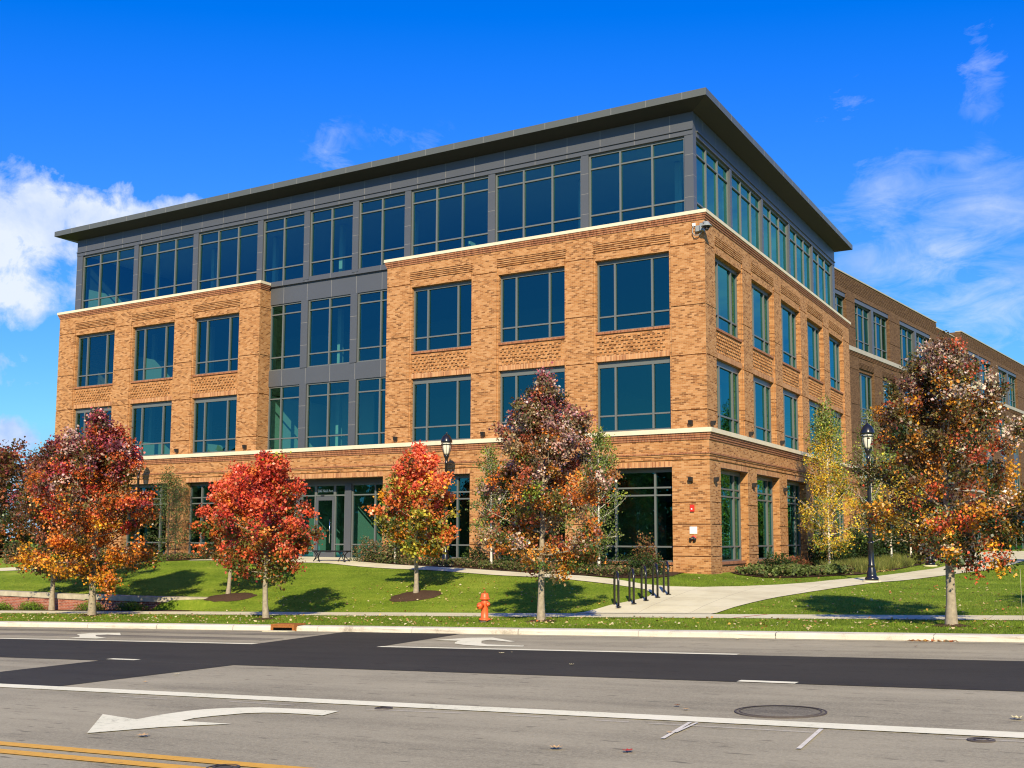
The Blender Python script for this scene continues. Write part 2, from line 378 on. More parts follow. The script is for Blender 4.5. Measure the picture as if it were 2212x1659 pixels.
def pier(m, F, u0, u1, z0, z1, grooves, dface, dback, gd=.05, gh=.036):
    """brick pier whose face is split by thin recessed joints"""
    m.box(F, u0, u1, dface+gd, dback, z0, z1)
    zz = [z0]+sorted(g for g in grooves if z0 < g < z1)+[z1]
    for i in range(len(zz)-1):
        a = zz[i]+(gh/2 if i else 0); b_ = zz[i+1]-(gh/2 if i < len(zz)-2 else 0)
        m.box(F, u0, u1, dface, dface+gd, a, b_)

def hole_wall(m, F, u0, u1, d0, d1, z0, z1, holes):
    """wall sheet with rectangular holes [(a,b,za,zb)] in columns"""
    cols = sorted(set((a, b_) for a, b_, _, _ in holes)); x = u0
    for a, b_ in cols:
        if a > x: m.box(F, x, a, d0, d1, z0, z1)
        zs = z0
        for _, _, za, zb in sorted([h for h in holes if h[0] == a], key=lambda h: h[2]):
            if za > zs: m.box(F, a, b_, d0, d1, zs, za)
            zs = zb
        if zs < z1: m.box(F, a, b_, d0, d1, zs, z1)
        x = b_
    if x < u1: m.box(F, x, u1, d0, d1, z0, z1)

ZG = [2.63, 1.81, .99, .63]; ZU = [12.44, 10.09, 8.18, 6.09]
CORN1 = [(4.95, 5.03, .035, 0), (5.03, 5.12, .065, 1), (5.12, 5.21, .095, 0)]
CORN2 = [(13.33, 13.41, .03, 0), (13.41, 13.49, .06, 1), (13.49, 13.57, .09, 0)]

def one(F, *a):
    m = MB(F(a[0], a[2], a[4])); m.box(F, *a); m.build('soldier_course', 'brick_soldier', B)
def front_block(F, u0, u1, bays, wall, sold, rowl, in0=0, in1=0, cap0=0, cap1=0):
    """upper two brick storeys (z 5.38-13.35) of one block; bays = [(a,b)] openings in the pier plane"""
    holes = []
    for a, b_ in bays: holes += [(a+.09, b_-.09, 5.42, 8.22), (a+.09, b_-.09, 9.40, 12.30)]
    hole_wall(wall, F, u0+in0, u1-in1, .10, .42, 5.38, 13.33, holes)
    edges = [u0]+[e for bb in bays for e in bb]+[u1]
    for i in range(0, len(edges), 2): pier(wall, F, edges[i], edges[i+1], 5.38, 12.60, ZU, 0, .10)
    for a, b_ in bays:
        # stepped jambs, head panel with louvred courses
        for x0, x1 in ((a, a+.075), (b_-.075, b_)): wall.box(F, x0, x1, .05, .10, 5.38, 12.60)
        wall.box(F, a+.075, b_-.075, .012, .10, 12.30, 12.60)
    z = 12.60
    wall.box(F, u0, u1, .035, .10, 12.6, 13.02)
    ed = [u0]+[e for bb in bays for e in bb]+[u1]
    for i in range(0, len(ed), 2): wall.box(F, ed[i], ed[i+1], 0, .035, 12.6, 13.02)
    for a, b_ in bays:
        for k_ in range(5):
            zz = 12.6+k_*.084; wall.box(F, a, b_, -.010, .035, zz+.036, zz+.084)
    wall.box(F, u0, u1, 0, .10, 13.02, 13.33)
    for a, b_ in bays:
        one(F, a+.09, b_-.09, .055, .10, 8.22, 8.44); rowl.box(F, a+.06, b_-.06, .03, .099, 9.31, 9.40)
    for z0, z1, pr, _ in CORN2: rowl.box(F, u0-pr*cap0, u1+pr*cap1, -pr, .1, z0, z1)

def bond_panel(F, a, b_, z0, z1, parent, material='brick'):
    """recessed panel with alternating projecting headers"""
    m = MB(F(a, .1, z0)); m.box(F, a+.002, b_-.002, .094, .12, z0-.02, z1+.03); rows = int((z1-z0)/.068); pitch = .205
    for r_ in range(rows):
        if r_ % 2: continue
        off = (r_//2 % 2)*pitch/2; n_ = int((b_-a-.25)/pitch)
        for c_ in range(n_):
            x = a+.13+off+c_*pitch; m.box(F, x, x+.105, .045, .10, z0+r_*.068, z0+r_*.068+.075)
    return m.build('projecting_header_panel', material, parent)

bf = [(-4.66, -1.38), (-9.17, -5.90), (-13.66, -10.38)]
bl = [(-36.36, -33.08), (-31.80, -28.50), (-27.20, -23.95)]
bs = [(1.15, 4.50), (5.75, 9.02), (10.20, 13.52), (14.80, 18.05), (19.33, 22.58)]
wall = MB(); sold = MB(); rowl = MB(); stone = MB()
front_block(Ff, -14.92, 0, sorted(bf), wall, sold, rowl, .1, .1, 1, 1)
front_block(Ff, -37.70, -22.62, bl, wall, sold, rowl, 0, .1, 1, 1)
front_block(Fs, .10, 24.10, bs, wall, sold, rowl, .002, 0, 0, 1)
# returns of the two wings into the glazed recess
Fr1 = lambda u, d, z: Vector((-14.92+d, u, z)); Fr2 = lambda u, d, z: Vector((-22.62-d, u, z))
for Fx in (Fr1, Fr2):
    pier(wall, Fx, .10, .80, 5.38, 13.33, ZU, 0, .4)
    for z0, z1, pr, _ in CORN2: rowl.box(Fx, .10, .60, -pr, .1, z0, z1)
# left end wall and back
wall.box(Ff, -37.698, -37.3, .42, 24.0, -.6, 13.33); wall.box(Ff, -37.3, -.5, 23.6, 23.998, -.6, 13.33)
wall.box(Fs, 24.11, 24.5, .3, 6, -.4, 5.2)
# limestone copings
for a, b_ in ((-37.82, -22.50), (-15.04, .12)):
    stone.box(Ff, a, b_, -.12, .60, 13.57, 13.70)
stone.box(Fs, .602, 24.22, -.12, .60, 13.57, 13.698)
# ---- ground storey
G = -.09
gb = [(-36.36, -33.08), (-31.80, -28.50), (-27.20, -23.95), (-22.62, -14.92), (-13.66, -10.38), (-9.17, -5.90), (-4.66, -1.38)]
gs = [(1.15, 4.45), (5.70, 8.98), (10.2, 13.5), (14.80, 18.05), (19.33, 22.58)]
def ground_floor(F, u0, u1, bays, skip=(), lastback=.45, u1in=0):
    ed = [u0]+[e for bb in bays for e in bb]+[u1]
    for i in range(0, len(ed), 2): pier(wall, F, ed[i], ed[i+1], -.9, 3.96, ZG, G, lastback if i == len(ed)-2 else .45)
    for a, b_ in bays:
        if (a, b_) in skip: continue
        wall.box(F, a, b_, .10, .42, -.9, .30); rowl.box(F, a, b_, .04, .30, .30, .40)
    for a, b_ in bays: one(F, a, b_, G-.004, .12, 3.96, 4.17)
    for i in range(0, len(ed), 2): wall.box(F, ed[i], ed[i+1], G, .12 if i < len(ed)-2 or F is Fs else .10, 3.96, 4.17)
    wall.box(F, u0, u1-u1in, .12, .42, 3.96, 5.21)
c0, c1 = -37.79, .09
ground_floor(Ff, c0, c1, gb, skip=((-22.62, -14.92),), lastback=.10, u1in=.3)
ground_floor(Fs, .10, 25.45, gs)
for F, a, b_, s0, s1 in ((Ff, c0, c1, 0, 1), (Fs, .12, 25.45, 0, 0)):
    o_ = .0 if F is Ff else .002
    for z0, z1, pr in ((4.17, 4.215, .0), (4.215, 4.27, .04), (4.27, 4.36, 0), (4.36, 4.42, .035), (4.42, 4.475, .065), (4.475, 4.95, 0)):
        (rowl if pr > .04 else wall).box(F, a, b_+(pr if s1 else 0), G-pr-(0 if F is Ff else 0), .12, z0, z1)
    for z0, z1, pr, _ in CORN1: rowl.box(F, a, b_+(pr if s1 else 0), G-pr, .12, z0, z1)
stone.box(Ff, -37.97, .24, G-.15, .099, 5.21, 5.38)
stone.box(Fs, .103, 25.55, G-.148, .099, 5.21, 5.378)
wo = wall.build('wall', 'brick', B); rowl.build('brick_cornice', 'brick_rowlock', B)
stone.build('stone_ledge', 'limestone', B)
for F, bays in ((Ff, bf), (Ff, bl), (Fs, bs)):
    for a, b_ in bays: bond_panel(F, a, b_, 8.46, 9.28, B)

# ---- windows of the brick storeys
def punched(F, a, b_):
    a += .09; b_ -= .09; w_ = b_-a; ml = [a+w_*.245, b_-w_*.245]
    window(F, a, b_, 9.40, 12.30, .205, ml, [10.03], B, head=.16)
    window(F, a, b_, 5.42, 8.22, .205, ml, [6.06], B, head=.24)
for F, bays in ((Ff, bf), (Ff, bl), (Fs, bs)):
    for a, b_ in bays: punched(F, a, b_)
for F, bays in ((Ff, [g for g in gb if g != (-22.62, -14.92)]), (Fs, gs)):
    for a, b_ in bays:
        w_ = b_-a; window(F, a, b_, .40, 3.96, .23, [a+w_*.25, b_-w_*.25], [.97, 2.92, 3.21], B, name='ground_floor_window', head=.17)
# lintel plates (thin dark steel angle over the openings)
for F, bays in ((Ff, [g for g in gb if g != (-22.62, -14.92)]), (Fs, gs)):
    for a, b_ in bays: lt = MB(F(a, G, 3.95)); lt.box(F, a-.02, b_+.02, G-.012, G+.02, 3.945, 3.962); lt.build('lintel', 'dark_metal', B)

# ---- glazed recess
RD = .75; met = MB(); U0, U1 = -22.62, -14.92
def panels(m, F, u0, u1, d0, d1, z0, z1, step=1.5, off=0):
    m.box(F, u0, u1, d0, d1, z0, z1, 0); x = u0+off
    while x < u1-.02:
        if x > u0+.05: m.box(F, x-.009, x+.009, d0-.003, d0+.01, z0+.004, z1-.004, 1)
        x += step
panels(met, Ff, U0, U1, RD-.02, RD+.3, 12.62, 13.47, 1.5, .85)
met.box(Ff, U0, U1, RD-.06, RD+.3, 13.47, 13.50); panels(met, Ff, U0, U1, RD-.13, RD+.3, 13.50, 13.74, 1.5, .85)
panels(met, Ff, U0, U1, RD-.02, RD+.3, 8.56, 9.34, 1.5, .85)
PIL = [(-20.61, -20.19), (-17.58, -17.18)]
for a, b_ in PIL:
    for z0, z1 in ((5.38, 8.56), (9.34, 12.62)):
        met.box(Ff, a, b_, RD-.05, RD+.3, z0, z1, 0)
        for k_ in (1, 2): zz = z0+(z1-z0)*k_/3; met.box(Ff, a+.003, b_-.003, RD-.053, RD-.04, zz-.008, zz+.008, 1)
edges = [U0, PIL[0][0], PIL[0][1], PIL[1][0], PIL[1][1], U1]
for i in (0, 2, 4):
    a, b_ = edges[i], edges[i+1]; mm = [a+.80, ] if i == 0 else [(a+b_)/2 if i == 2 else a+1.34]
    window(Ff, a, b_, 9.34, 12.62, RD+.03, mm, [9.99, 12.12], B, head=.07)
    window(Ff, a, b_, 5.38, 8.56, RD+.03, mm, [6.0, 7.95], B, head=.07)
met.build('spandrel_panel', ['metal_panel', 'joint'], B)
# ---- entrance
en = MB(); en.box(Ff, U0, U1, RD-.02, RD+.35, 3.72, 4.6); en.box(Ff, U0, U1, .10, RD+.3, 3.97, 4.1)
en.box(Ff, -17.68, -17.31, RD-.06, RD+.2, .25, 3.72); en.box(Ff, -20.72, -20.35, RD-.06, RD+.2, .25, 3.72)
en.build('entrance_surround', 'metal_panel', B)
window(Ff, -20.35, -19.47, .28, 3.72, RD, [], [.62, 3.21], B, name='entrance_glazing', sill=.09)
window(Ff, -18.33, -17.68, .28, 3.72, RD, [], [.95, 3.21], B, name='entrance_glazing', sill=.09)
window(Ff, -19.47, -18.33, 3.18, 3.72, RD, [], [], B, name='transom_window')
window(Ff, -17.31, -14.92, .28, 3.72, RD, [-15.97], [.95, 3.21], B, name='entrance_glazing', sill=.09)
window(Ff, -22.62, -20.72, .28, 3.72, RD, [-21.7], [.95, 3.21], B, name='entrance_glazing', sill=.09)
dr = MB((-18.9, RD, .28)); a, b_ = -19.45, -18.35
for x0, x1 in ((a, a+.13), (b_-.13, b_)): dr.box(Ff, x0, x1, RD+.01, RD+.07, .30, 3.17)
dr.box(Ff, a+.13, b_-.13, RD+.012, RD+.068, 2.98, 3.17); dr.box(Ff, a+.13, b_-.13, RD+.012, RD+.068, .30, .58)
door = dr.build('door', 'metal_panel', B)
g = MB((-18.9, RD, .28)); g.face([Vector(q) for q in ((a+.1, RD+.04, .55), (b_-.1, RD+.04, .55), (b_-.1, RD+.04, 3.0), (a+.1, RD+.04, 3.0))]); g.build('pane', 'glass', door)
h = MB((-18.9, RD, .28)); h.tube([(-18.55, RD-.05, 1.0), (-18.55, RD-.05, 2.1)], .02, 8)
for z in (1.15, 1.95): h.tube([(-18.55, RD-.05, z), (-18.55, RD+.03, z)], .014, 6)
h.build('handle', 'chrome', door)
h = MB((-18.9, RD, 3.2)); h.box(Ff, -19.15, -18.95, RD-.03, RD+.0, 3.185, 3.225); h.build('door_sensor', 'dark_metal', B)
def text_obj(body, size, loc, rot, m, parent=None, name='lettering', ext=.006):
    cu = bpy.data.curves.new(name, 'FONT'); cu.body = body; cu.size = size; cu.extrude = ext; cu.align_x = 'CENTER'; cu.resolution_u = 3
    t = bpy.data.objects.new('tmp', cu); COL.objects.link(t); dg = bpy.context.evaluated_depsgraph_get(); dg.update()
    me = bpy.data.meshes.new_from_object(t.evaluated_get(dg)); bpy.data.objects.remove(t); me.materials.clear(); me.materials.append(MATS[m])
    o = bpy.data.objects.new(name, me); link(o, parent); o.rotation_euler = rot
    o.location = Vector(loc)-(wloc(parent) if parent else Vector((0, 0, 0))); return o
tx = text_obj('500 Neil Ave.', .2, (-18.9, RD+.03, 3.36), (R(90), 0, 0), 'sign_letters', B, 'address_lettering')
sc_ = .95/max(v.co.x for v in tx.data.vertices)/2
for v in tx.data.vertices: v.co.x *= sc_; v.co.y *= .95

# ---- glazed top storey
TD = .60; TL, TR, TB = -37.28, -.62, 23.70; top = MB()
tp = [(-37.28, -36.80), (-32.54, -32.20), (-28.01, -27.65), (-23.49, -23.13), (-20.45, -20.09), (-17.46, -17.10), (-14.44, -14.10), (-9.98, -9.64), (-5.49, -5.15), (-.98, -.62)]
ts = [(.602, .90), (5.03, 5.27), (9.55, 9.79), (14.07, 14.31), (18.61, 18.85), (23.15, 23.70)]
def top_face(F, pil, dd, u0, u1):
    for a, b_ in pil:
        top.box(F, a, b_, dd, dd+.35, 13.6, 17.0, 0)
        for z in (14.5, 15.35, 16.2): top.box(F, a+.003, b_-.003, dd-.003, dd+.01, z-.007, z+.007, 1)
    panels(top, F, u0, u1, dd-.02, dd+.35, 17.0, 17.19, 1.52, .75)
    top.box(F, u0-(0 if F is Ff else 0), u1, dd-.07, dd+.35, 17.19, 17.235)
    panels(top, F, u0, u1, dd-.01, dd+.35, 17.235, 17.92, 1.52, .75)
top_face(Ff, tp, TD, TL, TR)
top_face(lambda u, d, z: Fs(u, d, z), ts, -TR+.002, TD+.353, TB)
top.box(Ff, TL+.002, TL+.3, TD+.35, 23.4, 13.6, 17.92); top.box(Ff, TL+.3, TR-.36, 23.4, 23.69, 13.6, 17.92)
top.build('top_storey_cladding', ['metal_panel', 'joint'], B)
for i in range(len(tp)-1):
    a, b_ = tp[i][1], tp[i+1][0]; n_ = 3 if b_-a > 3 else 2
    window(Ff, a, b_, 13.70, 17.0, TD+.08, [a+(b_-a)*j/n_ for j in range(1, n_)], [14.42, 16.38], B, name='top_storey_window', head=.10)
for i in range(len(ts)-1):
    a, b_ = ts[i][1], ts[i+1][0]
    window(Fs, a, b_, 13.70, 17.0, -TR+.08, [a+(b_-a)*j/3 for j in range(1, 3)], [14.42, 16.38], B, name='top_storey_window', head=.10)
# ---- roof: deep flat slab with tapered soffit
RL, RR, RF, RB = -38.24, .23, -.23, 24.70
rf = MB(); z0, z1 = 18.10, 18.38
q = [(RL, RF), (RR, RF), (RR, RB), (RL, RB)]; iq = [(TL-.02, TD-.03), (TR+.02, TD-.03), (TR+.02, TB+.0), (TL-.02, TB)]
rf.face([(x, y, z1) for x, y in q], mi=2)
for i in range(4):
    j = (i+1) % 4
    rf.face([(*q[i], z0), (*q[j], z0), (*q[j], z1), (*q[i], z1)], mi=0)
    rf.face([(*q[j], z0), (*q[i], z0), (*iq[i], 17.90), (*iq[j], 17.90)], mi=1)
L = [RL+1.5*k_ for k_ in range(1, 26)]
for x in L: rf.box(Ff, x-.008, x+.008, RF-.003, RF+.02, z0+.006, z1-.004, 3)
for k_ in range(1, 17): rf.box(Fs, RF+1.5*k_-.008, RF+1.5*k_+.008, -RR-.003, -RR+.02, z0+.006, z1-.004, 3)
rf.build('roof', ['metal_fascia', 'soffit', 'roofing', 'joint'], B)
# ---- interior: slabs, core, columns, a few partitions
it = MB()
for za, zb in ((-.2, .27), (4.62, 5.30), (8.60, 9.30), (12.66, 13.52)):
    it.box(Ff, -37.2, -.5, 1.1 if za < 20 else .5, 23.5, za, zb, 0)
    it.box(Ff, -37.2, -22.7, .45, 1.1, za, zb, 0); it.box(Ff, -14.85, -.5, .45, 1.1, za, zb, 0)
it.box(Ff, -37.2, -.9, 1.0, 23.3, 17.05, 17.3, 1)
it.box(Ff, -31.0, -8.5, 8.0, 17.0, .27, 17.0, 2)
for x in (-33.8, -29.3, -24.8, -20.3, -15.8, -11.3, -6.8, -2.3):
    for za, zb in ((.27, 4.62), (5.30, 8.60), (9.30, 12.66), (13.52, 17.0)): it.box(Ff, x-.11, x+.11, 3.2, 3.42, za, zb, 1)
for y in (6, 11, 16, 21):
    for za, zb in ((.27, 4.62), (5.30, 8.60), (9.30, 12.66), (13.52, 17.0)): it.box(Ff, -3.4, -3.2, y-.1, y+.1, za, zb, 1)
for x, y0_, y1_, za, zb in ((-37.0, 1.2, 4.5, 13.52, 15.2), (-32.3, 1.0, 5.5, 9.30, 10.9), (-32.0, 1.0, 4.0, 5.30, 6.3), (-23.0, 1.3, 6, 5.30, 8.2), (-20.9, 1.5, 7, .27, 3.9), (-17.75, 1.2, 7.5, .27, 4.3), (-12.5, 3.0, 7.0, 13.52, 15.0), (-28.0, 1.0, 4.2, 5.30, 6.1)):
    it.box(Ff, x-.06, x+.06, y0_, y1_, za, zb, 1)
it.box(Ff, -22.5, -19.6, 5.2, 5.3, 5.3, 8.6, 1); it.box(Ff, -20.8, -17.9, 4.6, 4.7, .27, 4.3, 1)
it.build('interior', ['interior_floor', 'interior_white', 'interior_wall'], B)

# ------------------------------------------------------------------ long brown brick wing behind (turned a few degrees), shade put into its colours
q0 = Vector((-1.83, 32.56, 0)); AZ = R(82.0); Dv = Vector((math.cos(AZ), math.sin(AZ), 0)); Nv = Vector((math.sin(AZ), -math.cos(AZ), 0))
def Fw(off): return lambda u, d, z: q0+Dv*u-Nv*(d-off)+Vector((0, 0, z))
W0, W1 = Fw(0), Fw(.55)
BW = empty('long_office_wing', q0, 0, 'long brown brick office wing with shade painted into its brick, receding behind the main building', 'building')
ww = MB(); ws = MB(); wl = MB(); wm = MB()
def wing_seg(F, s0, s1, pairs, singles, ztop, zstep=None):
    # fourth storey
    ed = [s0]+[e for p_ in pairs for e in p_]+[s1]
    for i in range(0, len(ed), 2): pier(ww, F, ed[i], ed[i+1], 13.85, 17.3, [16.9, 15.2], 0, .4)
    for a, b_ in pairs:
        wm.box(F, a, b_, .05, .4, 17.02, 17.3)
        c = (a+b_)/2
        if b_-a > 3: wm.box(F, c-.2, c+.2, .03, .4, 13.85, 17.02)
        for x0, x1 in (((a, c-.2), (c+.2, b_)) if b_-a > 3 else ((a, b_),)):
            n_ = 3 if b_-a > 3 else 2
            window(F, x0, x1, 13.86, 17.02, .22, [x0+(x1-x0)*j/n_ for j in range(1, n_)], [14.6, 16.4], BW, head=.07)
    z = 17.3; k_ = 0
    ww.box(F, s0, s1, .03, .4, 17.3, ztop-.08)
    ww.box(F, s0, s1, 0, .03, 17.3, 17.62)
    while z+.32+k_*.1 < ztop-.18: ww.box(F, s0, s1, -.004 if k_ % 2 else .0, .03, 17.62+k_*.1+.028, 17.62+(k_+1)*.1); k_ += 1
    wl.box(F, s0-.02, s1+.02, -.05, .45, ztop-.08, ztop)
    # ledge
    for z0, z1, pr, _ in CORN2: ws.box(F, s0, s1, -pr, .3, z0, z1)
    wl.box(F, s0, s1, -.14, .3, 13.57, 13.85)
    # third, second and ground storeys
    holes = []
    ed = [s0]+[e for p_ in singles for e in p_]+[s1]
    ww.box(F, s0, s1, .10, .4, 12.4, 13.33)
    for i in range(0, len(ed), 2):
        pier(ww, F, ed[i], ed[i+1], 5.38, 13.33, ZU, 0, .4); pier(ww, F, ed[i], ed[i+1], -.3, 4.0, ZG, G, .4)
    for a, b_ in singles:
        for k_ in range(5): ww.box(F, a, b_, .0, .1, 12.6+k_*.084+.03, 12.6+(k_+1)*.084)
        ww.box(F, a, b_, .02, .1, 13.02, 13.33)
        wm.box(F, a, b_, .15, .4, 8.25, 9.35); ww.box(F, a, b_, .1, .4, -.3, .4)
        for z0, z1, tr_ in ((9.35, 12.4, 10.0), (5.38, 8.25, 6.05), (.4, 4.0, .97)):
            window(F, a, b_, z0, z1, .2, [a+(b_-a)*.3, b_-(b_-a)*.3], [tr_], BW, head=.12)
    ww.box(F, s0, s1, G, .4, 4.0, 4.95)
    for z0, z1, pr, _ in CORN1: ws.box(F, s0, s1, G-pr, .3, z0, z1)
    wl.box(F, s0, s1, G-.15, .3, 5.21, 5.38)
wing_seg(W0, -6.5, 19.5, [(-2.6, -.28), (1.28, 8.1), (10.38, 17.85)], [(1.75, 4.6), (6.3, 9.1), (10.9, 13.7), (15.5, 18.3)], 18.66)
wing_seg(W0, 19.503, 24.4, [(20.7, 24.05)], [(20.6, 23.4)], 18.24)
wing_seg(W1, 24.4, 49.0, [(26.5, 34.0), (36.5, 43.7)], [(26.2, 29.0), (31, 33.8), (36, 38.8), (41, 43.8)], 18.66)
wing_seg(W1, 49.003, 96.0, [(51, 58.5), (61, 68.5), (71, 78.5), (81, 88.5)], [(50.5, 53.3), (56, 58.8), (61.5, 64.3), (67, 69.8), (72.5, 75.3), (78, 80.8)], 18.66)
ww.box(W1, 24.402, 24.8, .4, 1.5, -.3, 18.58)
ww.box(W0, -6.4, 95, .45, .8, -.3, 13.3); ww.box(W0, -6.4, 95, 14, 14.4, -.3, 18.0)
ww.box(W0, -6.5, -6.0, .4, 14, -.3, 18.0)
wm.box(W0, -6.4, 95, 5.0, 5.4, 13.4, 17.3); wm.box(W0, -6, 95, .4, 14, 17.9, 18.1)
ww.build('wall', 'brick_brown_shaded', BW); ws.build('brick_cornice', 'brick_brown_shaded_soldier', BW); wl.build('stone_ledge', 'ledge_shaded', BW); wm.build('metal_trim', 'metal_panel', BW)
# link block joining the main building and the wing
lk = MB(); lk.box(Ff, -12, -3.0, 23.9, 36, -.3, 13.2); lk.build('link_wall', 'brick_brown_shaded', BW)
# glass entrance of the wing with a canopy
we = MB(); F = Fw(2.2)
we.box(F, 31.0, 46.5, -.8, 2.5, 2.95, 3.25, 0)
for s_ in (31.1, 33.2, 35.6, 38, 40.4, 42.8, 45.9): we.box(F, s_, s_+.10, 0, .12, .28, 2.95, 1)
we.box(F, 31.0, 46.5, .06, .08, .30, 2.93, 2); we.box(F, 31.0, 46.5, 0.005, .115, .25, .36, 1)
we.build('entrance_canopy', ['dark_metal', 'frame', 'glass'], BW)
# ------------------------------------------------------------------ terrain
def plane(x,y):
    # road-parallel verge/sidewalk surface behind kerb
    return -.815+.035*x+(y+10.3)*.002
def road(x,y):
    zc=-.95+.036*x+.0145*31.2-.0145*15.8
    a=-.95+.036*x+.0145*(-15.8-y)
    b=-.95+.036*x+.0145*(31.2-15.8)-.0145*(-31.2-y)
    return np.where(y>-31.2,a,b)
CP=[(x,-10.3,-.81+.035*x) for x in range(-14,30,4)]+[
(-60,-9.4,-1.5),(-45,-9.4,-1.25),(-35,-9.4,-1.13),(-28,-9.4,-1.06),(-21,-9.4,-1.02),(-15.5,-9.4,-1.02),(-13,-9.6,-1.17),
(-16.5,-7.7,-.88),(-7.3,-8.4,-.72),(-16,-5,-.35),(-16,-2.8,.12),(-24,-2.5,.05),(-24,-6,-.5),(-31,-1.5,-.05),(-31,-5.5,-.5),
(-40,-2,-.3),(-40,-6,-.8),(-55,0,-.6),(-55,-6,-1.2),(-80,0,-1.2),(-80,20,-1),(-17,-1,.27),(-19,.6,.33),(-22,0,.3),(-14.9,0,.25),(-10,-3,.08),(-10,0,.15),
(-5,-3.3,-.02),(-5,0,.05),(-4.2,-5.2,-.08),(-9,-7,-.42),(-3,-7.5,-.42),(0,0,-.02),(0,-1.5,-.04),(1.4,-6.5,-.33),(-.3,-5.5,-.25),
(.7,-9.6,-.7),(.95,-6.5,-.43),(4.2,-6.2,-.42),(4.6,-4.5,-.35),(6.4,1,-.15),(5.75,-.2,-.15),(3.5,-.9,-.18),(10,0,-.2),(8.6,7,0),(9,22,.15),
(6,18,.05),(3,20,.05),(0,20,.1),(0,10,0),(3.7,36,.25),(2,63,.3),(10,60,.4),(25,20,.4),(25,0,.1),(-37,0,.05),(-30,0,.1),(-37,30,0),(0,100,.6),(40,100,1)]
PT=np.array(CP,float);XYP=PT[:,:2]
def phi(r): return np.where(r>0,r*r*np.log(np.maximum(r,1e-9)),0)
nP=len(PT);KP=phi(np.linalg.norm(XYP[:,None]-XYP[None],axis=2))+np.eye(nP)*.5
QP=np.hstack([np.ones((nP,1)),XYP]);AP=np.block([[KP,QP],[QP.T,np.zeros((3,3))]])
WT=np.linalg.solve(AP,np.concatenate([PT[:,2],np.zeros(3)]))
def rbf(x,y):
    x=np.asarray(x,float);y=np.asarray(y,float)
    r=np.sqrt((x[...,None]-XYP[:,0])**2+(y[...,None]-XYP[:,1])**2)
    return phi(r)@WT[:nP]+WT[nP]+WT[nP+1]*x+WT[nP+2]*y
def ground(x,y):
    x=np.asarray(x,float);y=np.asarray(y,float)
    p=plane(x,y)
    t=np.clip((y+10.3)/1.2,0,1);t=t*t*(3-2*t)
    wallz=np.clip((-14.9-x)/.8,0,1)           # 1 where the retaining wall stands
    step=(y>-9.5).astype(float)
    w=t*(1-wallz)+step*wallz
    return p*(1-w)+rbf(x,y)*w
def gz(x, y): return float(ground(np.float64(x), np.float64(y)))

gzv = ground
def rz(x, y): return float(road(np.float64(x), np.float64(y)))
def hz(x, y): return rz(x, y) if y < -15.8 else gz(x, y)

def grid_mesh(name, xs, ys, fn, m, kind='structure'):
    X, Y = np.meshgrid(xs, ys); Z = fn(X, Y); V = np.stack([X, Y, Z], -1).reshape(-1, 3); nx, ny = len(xs), len(ys)
    i = np.arange(nx-1)[None, :]+np.arange(ny-1)[:, None]*nx; i = i.reshape(-1)
    F = np.stack([i, i+1, i+1+nx, i+nx], -1); o = npmesh(name, V, F, m); o.data.polygons.foreach_set('use_smooth', np.ones(len(F), bool))
    return tag(o, kind=kind)
xs = np.concatenate([np.linspace(-400, -70, 12)[:-1], np.arange(-70, -26, 1.0), np.arange(-26, 26, .5), np.linspace(26, 70, 20), np.linspace(80, 300, 8)])
ys = np.concatenate([[-15.5, -14, -12.5, -11.8, -10.9, -10.3, -10.0, -9.8, -9.55, -9.45], np.arange(-9.2, 30, .5), np.linspace(30.5, 100, 30), np.linspace(110, 900, 12)])
def gclamp(X, Y):
    Xc = np.clip(X, -80, 60); Yc = np.clip(Y, -16, 110); return ground(Xc, Yc)
lawn = grid_mesh('ground', xs, ys, gclamp, 'lawn')
xs2 = np.concatenate([np.linspace(-400, -60, 10), np.arange(-50, 50, 5.), np.linspace(60, 400, 10)])
grid_mesh('road', xs2, np.array([-46.6, -38, -31.2, -25, -20, -15.8]), road, 'asphalt')
# far side of the street, behind the camera
grid_mesh('far_pavement', xs2, np.array([-50.5, -46.6]), lambda X, Y: road(X, Y)+.14, 'concrete')
grid_mesh('far_verge', xs2, np.array([-600, -120., -50.5]), lambda X, Y: road(X, np.maximum(Y, -60))+.12, 'lawn')

def drape(name, poly, m, dz, step=1.0, fn=None, kind='structure', cuts=True, thick=0):
    fn = fn or gz; bm = bmesh.new(); f = bm.faces.new([bm.verts.new((x, y, 0)) for x, y in poly])
    if f.normal.z < 0: f.normal_flip()
    bmesh.ops.triangulate(bm, faces=bm.faces[:])
    xs_ = [p[0] for p in poly]; ys_ = [p[1] for p in poly]
    if cuts:
        for lo, hi, no in ((min(xs_), max(xs_), (1, 0, 0)), (min(ys_), max(ys_), (0, 1, 0))):
            c = math.floor(lo/step)*step+step
            while c < hi:
                bmesh.ops.bisect_plane(bm, geom=bm.verts[:]+bm.edges[:]+bm.faces[:], plane_co=tuple(c*n_ for n_ in no), plane_no=no); c += step
    for v in bm.verts: v.co.z = fn(v.co.x, v.co.y)+dz
    bmesh.ops.recalc_face_normals(bm, faces=bm.faces[:])
    for f in bm.faces:
        if f.normal.z < 0: f.normal_flip()
    me = bpy.data.meshes.new(name); bm.to_mesh(me); bm.free(); me.materials.append(MATS[m])
    o = bpy.data.objects.new(name, me); link(o); return tag(o, kind=kind)
drape('sidewalk', [(-70, -11.8), (45, -11.8), (45, -10.3), (-70, -10.3)], 'concrete', .012, 1.0)
up_edge = [(-.48, -5.09), (.5, -5.2), (1.5, -5.0), (2.42, -4.1), (3.3, -2.6), (4.0, -.95), (4.7, 1.2), (5.3, 3.6), (5.75, 6.4), (6.1, 10.8), (5.87, 19.8), (4.61, 29.0), (3.7, 41.0), (4.2, 54.0)]
